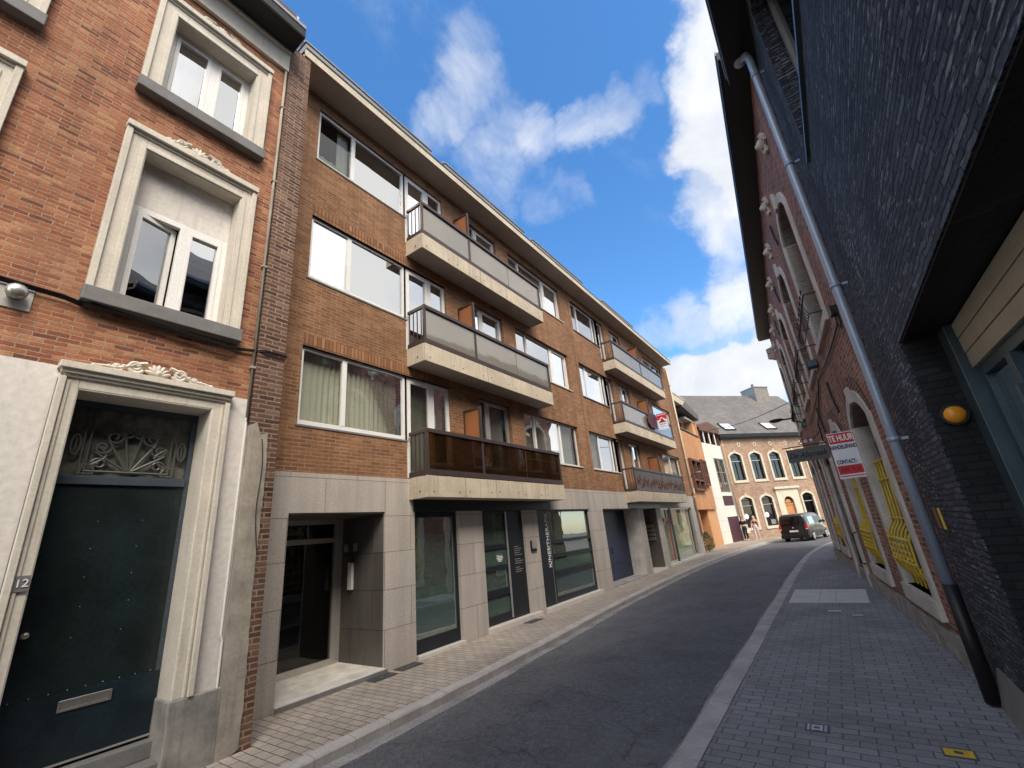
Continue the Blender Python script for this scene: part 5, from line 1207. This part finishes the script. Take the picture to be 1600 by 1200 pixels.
for s in (1, -1):
    mb = MB(); mb.box(VF, -.045, .14, s*.80 if s < 0 else .66, -.66 if s < 0 else .80, vb+.70, vb+1.02); tl = build('tail_light', mb, 'tail', vn, bevel=.02)
    mb = MB(); mb.box(VF, -.05, -.044, s*.73-.05, s*.73+.05, vb+.715, vb+.76); build('reversing_lens', mb, 'white', tl)
    mb = MB(); rr = [VF.p(3.15, s*(.80), vb+1.0), VF.p(3.15, s*.93, vb+1.02)]; mb.ell(VF.p(3.1, s*.90, vb+1.06), (.10, .06, .10), 10, 8); build('mirror', mb, 'car_black', vn)
    for ws in ((.45, 1.45), (1.52, 2.35), (2.42, 3.12)):
        mb = MB(); z0, z1 = .99, 1.42; e = .008
        def sp(u, z): 
            w = .81-(.81-.70)*((z-.95)/.71)**1.0*.95; return VF.p(u, s*(w+e), vb+z)
        u2 = ws[1]-(0 if ws[0] < 2.4 else .12); mb.face([sp(ws[0], z0), sp(ws[1]+(.16 if ws[0] > 2.4 else 0), z0), sp(u2-(.0), z1), sp(ws[0]+.03, z1)]); build('side_window', mb, 'glass_dark_car', vn)
    for wu in (.72, 3.35):
        mb = MB(); mb.tube([VF.p(wu, s*.62, vb+.29), VF.p(wu, s*.815, vb+.29)], .29, 24); wt = build('wheel', mb, 'tyre', vn, bevel=.02)
        mb = MB(); mb.tube([VF.p(wu, s*.80, vb+.29), VF.p(wu, s*.822, vb+.29)], .19, 20)
        for q in range(5): 
            a = q*2*math.pi/5; mb.tube([VF.p(wu, s*.825, vb+.29), VF.p(wu+.18*math.cos(a), s*.825, vb+.29+.18*math.sin(a))], .022, 6)
        build('rim', mb, 'alu', wt)
    mb = MB()
    for u in (1.48, 2.38): mb.box(VF, u, u+.012, min(s*.805, s*.815), max(s*.805, s*.815), vb+.34, vb+.98)
    mb.box(VF, 1.55, 1.75, min(s*.80, s*.83), max(s*.80, s*.83), vb+.86, vb+.89); build('door_seam', mb, 'black', vn)
mb = MB(); mb.tube([VF.p(.05, .45, vb+.2), VF.p(-.10, .45, vb+.2)], .03, 8); build('exhaust', mb, 'steel', vn)

# ================================================================== PEOPLE
def skin_mesh(name, chains, radii, mat, parent, lvl=1, flat=.8):
    """chains: list of lists of joint names; one skinned continuous surface"""
    b = BASES[parent.name]; names = []; edges = []
    for c in chains:
        for q in c:
            if q not in names: names.append(q)
        edges += [(names.index(p), names.index(q)) for p, q in zip(c, c[1:])]
    me = bpy.data.meshes.new(name); me.from_pydata([Vector(radii[q][0])-b for q in names], edges, []); me.materials.append(M[mat])
    o = bpy.data.objects.new(name, me); COL.objects.link(o); o.parent = parent; BASES[o.name] = b
    md = o.modifiers.new('Skin', 'SKIN'); md.use_smooth_shade = True
    for i, q in enumerate(names):
        r_ = radii[q][1]; me.skin_vertices[0].data[i].radius = r_ if isinstance(r_, tuple) else (r_, r_)
    me.skin_vertices[0].data[0].use_root = True
    s = o.modifiers.new('Subdivision', 'SUBSURF'); s.levels = lvl; s.render_levels = lvl
    return o
def person(label, x, y, rot, top, legs, shoe, hair, long_hair, step, bag_arm, sleeve):
    k = .93; ca, sa = math.cos(rot), math.sin(rot)
    P = lambda px, py, pz: (x+(px*ca-py*sa)*k, y+(px*sa+py*ca)*k, pz*k)
    o = thing('person', label, 'person', (x, y, 0))
    J = {'pel': (P(0, 0, .95), (.14, .10)), 'spi': (P(0, .01, 1.10), (.125, .09)), 'che': (P(0, 0, 1.30), (.15, .10)), 'upc': (P(0, .01, 1.42), (.13, .075)), 'nec': (P(0, 0, 1.50), .052), 'jaw': (P(0, -.02, 1.585), (.062, .072)), 'hea': (P(0, -.005, 1.66), (.074, .092)), 'cro': (P(0, .01, 1.735), (.055, .07)), 'nos': (P(0, -.105, 1.635), .014)}
    ch = [['pel', 'spi', 'che', 'upc', 'nec', 'jaw', 'hea', 'cro'], ['hea', 'nos']]
    for s, n in ((1, 'r'), (-1, 'l')):
        bend = bag_arm if s > 0 else 0
        sw = -.10*s*step
        J['sh'+n] = (P(s*.175, .01, 1.42), .058); J['el'+n] = (P(s*.235, .03+sw*.5, 1.15), .045); J['wr'+n] = (P(s*.24, -.05+sw-bend*.08, .93+bend*.06), .030); J['pa'+n] = (P(s*.24, -.075+sw-bend*.1, .865+bend*.06), (.034, .02))
        ch.append(['upc', 'sh'+n, 'el'+n, 'wr'+n, 'pa'+n])
        for f, (dx, ln) in enumerate(((-.022, .055), (-.008, .068), (.008, .065), (.022, .05))):
            J['f%d%s' % (f, n)] = (P(s*.24+.2*dx, -.085+sw-bend*.1+dx, .82+bend*.06), .009); J['g%d%s' % (f, n)] = (P(s*.235+.2*dx, -.075+sw-bend*.1+dx, .82-ln+bend*.06), .007)
            ch.append(['pa'+n, 'f%d%s' % (f, n), 'g%d%s' % (f, n)])
        J['th'+n] = (P(s*.225, -.12+sw-bend*.1, .84+bend*.06), .009); ch.append(['wr'+n, 'th'+n])
        st_ = step*s
        J['hi'+n] = (P(s*.085, 0, .88), (.085, .085)); J['kn'+n] = (P(s*.09, -.03-.07*st_, .50), .056); J['an'+n] = (P(s*.09, .02-.13*st_, .09), .038); J['to'+n] = (P(s*.10, -.10-.13*st_, .035), (.036, .028))
        ch.append(['pel', 'hi'+n, 'kn'+n, 'an'+n, 'to'+n])
    skin_mesh('body', ch, J, 'skin', o)
    add = lambda d, e: {q: (d[q][0], tuple(v+e for v in d[q][1]) if isinstance(d[q][1], tuple) else d[q][1]+e) for q in d}
    T = add({q: J[q] for q in J}, .016)
    tc = [['spi', 'che', 'upc'], ['upc', 'shr', 'elr'], ['upc', 'shl', 'ell']] if sleeve else [['spi', 'che', 'upc'], ['upc', 'shr'], ['upc', 'shl']]
    skin_mesh('shirt', tc, T, top, o)
    T2 = add({q: J[q] for q in J}, .022)
    skin_mesh('trousers', [['spi', 'pel'], ['pel', 'hir', 'knr', 'anr'], ['pel', 'hil', 'knl', 'anl']], T2, legs, o)
    for n in 'rl':
        a, t_ = Vector(J['an'+n][0]), Vector(J['to'+n][0])
        mb = MB(); c = (a+t_)/2; d = (t_-a); ang = math.atan2(d.y, d.x); mb.ell((c.x, c.y, .04), (.13, .05, .045), 12, 8, Matrix.Rotation(ang, 3, 'Z')); build('shoe', mb, shoe, o)
    mb = MB(); c = Vector(P(0, .022, 1.685)); mb.ell(c, (.088, .098, .082), 14, 10)
    if long_hair:
        for s in (1, -1): mb.ell(P(s*.065, .03, 1.54), (.035, .05, .13), 10, 8)
        mb.ell(P(0, .07, 1.55), (.075, .045, .15), 10, 8)
    build('hair', mb, hair, o)
    mb = MB()
    for s in (1, -1): mb.ell(P(s*.03, -.085, 1.662), (.011, .008, .008), 8, 6)
    build('eye', mb, 'hair_dark', o)
    return J
J = person('person in black shirt and black trousers with white shoes walking by the far corner', -5.93, 37.4, R(14), 'cloth_black', 'cloth_black', 'white', 'hair_dark', False, 1, 1, True)
person('person with blond hair in dark red top and pale trousers beside the one in black', -5.16, 37.2, R(-10), 'cloth_red', 'cloth_pale', 'cloth_pale', 'hair_blond', True, -1, 0, False)
h = Vector(J['f1r'][0])
bg = thing('bag', 'small white carrier bag held by the person in black', 'bag', (h.x, h.y, .5))
mb = MB(); f = Fr(h.x, h.y, 1, .2); mb.prism(f, [(-.12, .50), (.12, .49), (.105, .72), (-.10, .72)], -.04, .04); build('bag_body', mb, 'white', bg, bevel=.01)
mb = MB(); mb.tube([f.p(-.06, 0, .72), f.p(-.03, 0, h.z), f.p(.03, 0, h.z), f.p(.06, 0, .72)], .006, 5); build('handle', mb, 'white', bg)

# ================================================================== SKY, SUN, CAMERA
SUN_EL, SUN_DIR = R(50), Vector((.84, -.54, 0)).normalized()
w = bpy.data.worlds.new('World'); S.world = w; w.use_nodes = True; t = w.node_tree; t.nodes.clear()
out = N(t, 'OutputWorld'); bg_ = N(t, 'Background'); L(t, bg_.outputs[0], out.inputs['Surface'])
sky = N(t, 'TexSky'); sky.sky_type = 'NISHITA'; sky.sun_disc = False; sky.sun_elevation = SUN_EL
sky.sun_rotation = math.atan2(SUN_DIR.x, SUN_DIR.y); sky.air_density = 1.0; sky.dust_density = .6; sky.ozone_density = 2.5
tc = N(t, 'TexCoord'); d = tc.outputs['Generated']
CL = [(0.103, 0.58, 0.808, 2, 7, 1.7), (0.062, 0.646, 0.761, 1.5, 6, 1.7), (0.019, 0.703, 0.711, 2, 6.5, 1.7), (-0.022, 0.758, 0.652, 1.5, 5.5, 1.7), (-0.044, 0.811, 0.583, 1.5, 5, 1), (-0.023, 0.86, 0.51, 1.5, 5, 1), (0.061, 0.799, 0.598, 4, 8, 1.7), (0.107, 0.679, 0.726, 4, 8, 1.7), (-0.309, 0.439, 0.844, 1, 4, 0.55), (-0.351, 0.475, 0.807, 1.5, 5, 0.75), (-0.406, 0.472, 0.783, 1.5, 5, 0.7), (-0.346, 0.515, 0.784, 1, 4, 0.6), (-0.452, 0.464, 0.762, 1, 4, 0.5), (-0.343, 0.568, 0.748, 1.5, 5, 0.65), (-0.281, 0.612, 0.739, 1.5, 4.5, 0.8), (-0.209, 0.638, 0.742, 1.2, 4, 0.85), (-0.146, 0.65, 0.746, 1, 4, 0.85), (-0.098, 0.658, 0.747, 0.8, 3.5, 0.7), (-0.36, 0.608, 0.708, 1.5, 5, 0.5), (-0.311, 0.671, 0.673, 1.2, 4.5, 0.6), (-0.274, 0.708, 0.651, 0.8, 3.5, 0.5), (-0.42, 0.557, 0.716, 1.5, 5, 0.5), (-0.223, 0.892, 0.393, 0.8, 4, 0.85), (-0.158, 0.905, 0.396, 1.2, 4.5, 0.95), (-0.082, 0.913, 0.4, 1.5, 5, 1.2), (-0.015, 0.921, 0.39, 1.5, 6, 1.3), (-0.047, 0.88, 0.473, 1, 3.5, 0.8), (-0.138, 0.931, 0.338, 1, 4, 0.6), (-0.078, 0.939, 0.335, 1, 4, 0.8), (-0.183, 0.946, 0.269, 1.5, 4.5, 2.0), (-0.11, 0.958, 0.266, 2, 5, 2.0), (-0.044, 0.967, 0.249, 2, 6, 2.0), (-0.234, 0.935, 0.266, 1, 4, 1.4), (-0.294, 0.926, 0.236, 3, 7, 2.0),
      (.75, .25, .6, 14, 44, 1.6), (.9, .4, .25, 10, 40, .9), (.5, .75, .45, 8, 25, 1.5), (.42, .87, .26, 5, 14, 1.5)]
CB = [(.3, -.8, .55, 15, 50, 1.1), (-.45, -.65, .6, 10, 40, 1.0), (.55, -.35, .75, 8, 32, 1.0)]   # unseen clouds added behind the camera, brightened as fill for the facades
# warp the direction a little so that cloud borders are ragged
nz = N(t, 'TexNoise'); nz.inputs['Scale'].default_value = 7; nz.inputs['Detail'].default_value = 6; nz.inputs['Roughness'].default_value = .6; L(t, d, nz.inputs['Vector'])
sb_ = N(t, 'VectorMath'); sb_.operation = 'SUBTRACT'; L(t, nz.outputs['Color'], sb_.inputs[0]); sb_.inputs[1].default_value = (.5, .5, .5)
wa = N(t, 'VectorMath'); wa.operation = 'MULTIPLY_ADD'; L(t, sb_.outputs[0], wa.inputs[0]); wa.inputs[1].default_value = (.17, .17, .17); L(t, d, wa.inputs[2])
wn = N(t, 'VectorMath'); wn.operation = 'NORMALIZE'; L(t, wa.outputs[0], wn.inputs[0])
acc = None; front = None
for (x, y, z, a, b, wt) in CL+CB:
    if (x, y, z, a, b, wt) == CB[0]: front = acc; acc = None
    dp = N(t, 'VectorMath'); dp.operation = 'DOT_PRODUCT'; L(t, wn.outputs[0], dp.inputs[0]); dp.inputs[1].default_value = Vector((x, y, z)).normalized()
    mr = N(t, 'MapRange'); mr.interpolation_type = 'SMOOTHSTEP'; L(t, dp.outputs['Value'], mr.inputs['Value'])
    mr.inputs['From Min'].default_value = math.cos(R(b)); mr.inputs['From Max'].default_value = math.cos(R(a)); mr.inputs['To Max'].default_value = wt
    if acc is None: acc = mr.outputs[0]
    else:
        mx = N(t, 'Math'); mx.operation = 'MAXIMUM'; L(t, acc, mx.inputs[0]); L(t, mr.outputs[0], mx.inputs[1]); acc = mx.outputs[0]
back = acc; mx = N(t, 'Math'); mx.operation = 'MAXIMUM'; L(t, front, mx.inputs[0]); L(t, back, mx.inputs[1]); acc = mx.outputs[0]
n2 = noise(t, d, 5.5, 9, .62, .5)
ad = N(t, 'Math'); ad.operation = 'MULTIPLY_ADD'; L(t, n2, ad.inputs[0]); ad.inputs[1].default_value = 2.0; ad.inputs[2].default_value = -1.0
ds_ = N(t, 'Math'); ds_.operation = 'ADD'; L(t, ad.outputs[0], ds_.inputs[0]); L(t, acc, ds_.inputs[1])
al_ = N(t, 'MapRange'); al_.interpolation_type = 'SMOOTHSTEP'; L(t, ds_.outputs[0], al_.inputs['Value']); al_.inputs['From Min'].default_value = .05; al_.inputs['From Max'].default_value = 1.75
n3 = noise(t, d, 3.5, 6, .6, .3)

cmx = mix(t, (2.6, 2.75, 3.05), (3.7, 3.72, 3.8), ramp(t, n3, [(.35, 0), (.62, 1)]))
rd = N(t, 'VectorMath'); rd.operation = 'DOT_PRODUCT'; L(t, d, rd.inputs[0]); rd.inputs[1].default_value = Vector((.75, .45, .5)).normalized()
rm_ = N(t, 'MapRange'); rm_.interpolation_type = 'SMOOTHSTEP'; L(t, rd.outputs['Value'], rm_.inputs['Value']); rm_.inputs['From Min'].default_value = math.cos(R(38)); rm_.inputs['From Max'].default_value = math.cos(R(12))
cmx = mix(t, cmx, (4.5, 4.5, 4.45), rm_.outputs[0])
cmx = mix(t, cmx, (11.5, 11.0, 10.4), back)
hs_ = N(t, 'HueSaturation'); hs_.inputs['Saturation'].default_value = 1.26; hs_.inputs['Value'].default_value = 1.0; L(t, sky.outputs['Color'], hs_.inputs['Color'])
fin = mix(t, hs_.outputs['Color'], cmx, al_.outputs[0]); L(t, fin, bg_.inputs['Color']); bg_.inputs['Strength'].default_value = .105
sd = bpy.data.lights.new('sun', 'SUN'); sd.energy = 1.5; sd.angle = R(30); sd.color = (1, .90, .76)
so = bpy.data.objects.new('sun', sd); COL.objects.link(so)
sv = Vector((SUN_DIR.x*math.cos(SUN_EL), SUN_DIR.y*math.cos(SUN_EL), math.sin(SUN_EL))); so.rotation_euler = sv.to_track_quat('Z', 'Y').to_euler(); so.location = sv*60
cam = bpy.data.cameras.new('camera'); co = bpy.data.objects.new('camera', cam); COL.objects.link(co); S.camera = co
cam.sensor_width = 36; cam.lens = 683.34/1600*36; cam.clip_start = .05; cam.clip_end = 2000
Rv, Uv, Fv = Vector((0.80836, 0.58206, -0.08811)), Vector((0.25925, -0.21760, 0.94098)), Vector((-0.52853, 0.78349, 0.32679))
mt = Matrix.Identity(4)
for i in range(3): mt[i][0], mt[i][1], mt[i][2] = Rv[i], Uv[i], -Fv[i]
mt.translation = (0, 0, HC); co.matrix_world = mt
S.view_settings.view_transform = 'Standard'; S.view_settings.look = 'None'; S.view_settings.exposure = 1.5; S.view_settings.gamma = 1
S.cycles.max_bounces = 8; S.cycles.transparent_max_bounces = 16; S.cycles.caustics_reflective = False; S.cycles.caustics_refractive = False
S.cycles.use_denoising = True
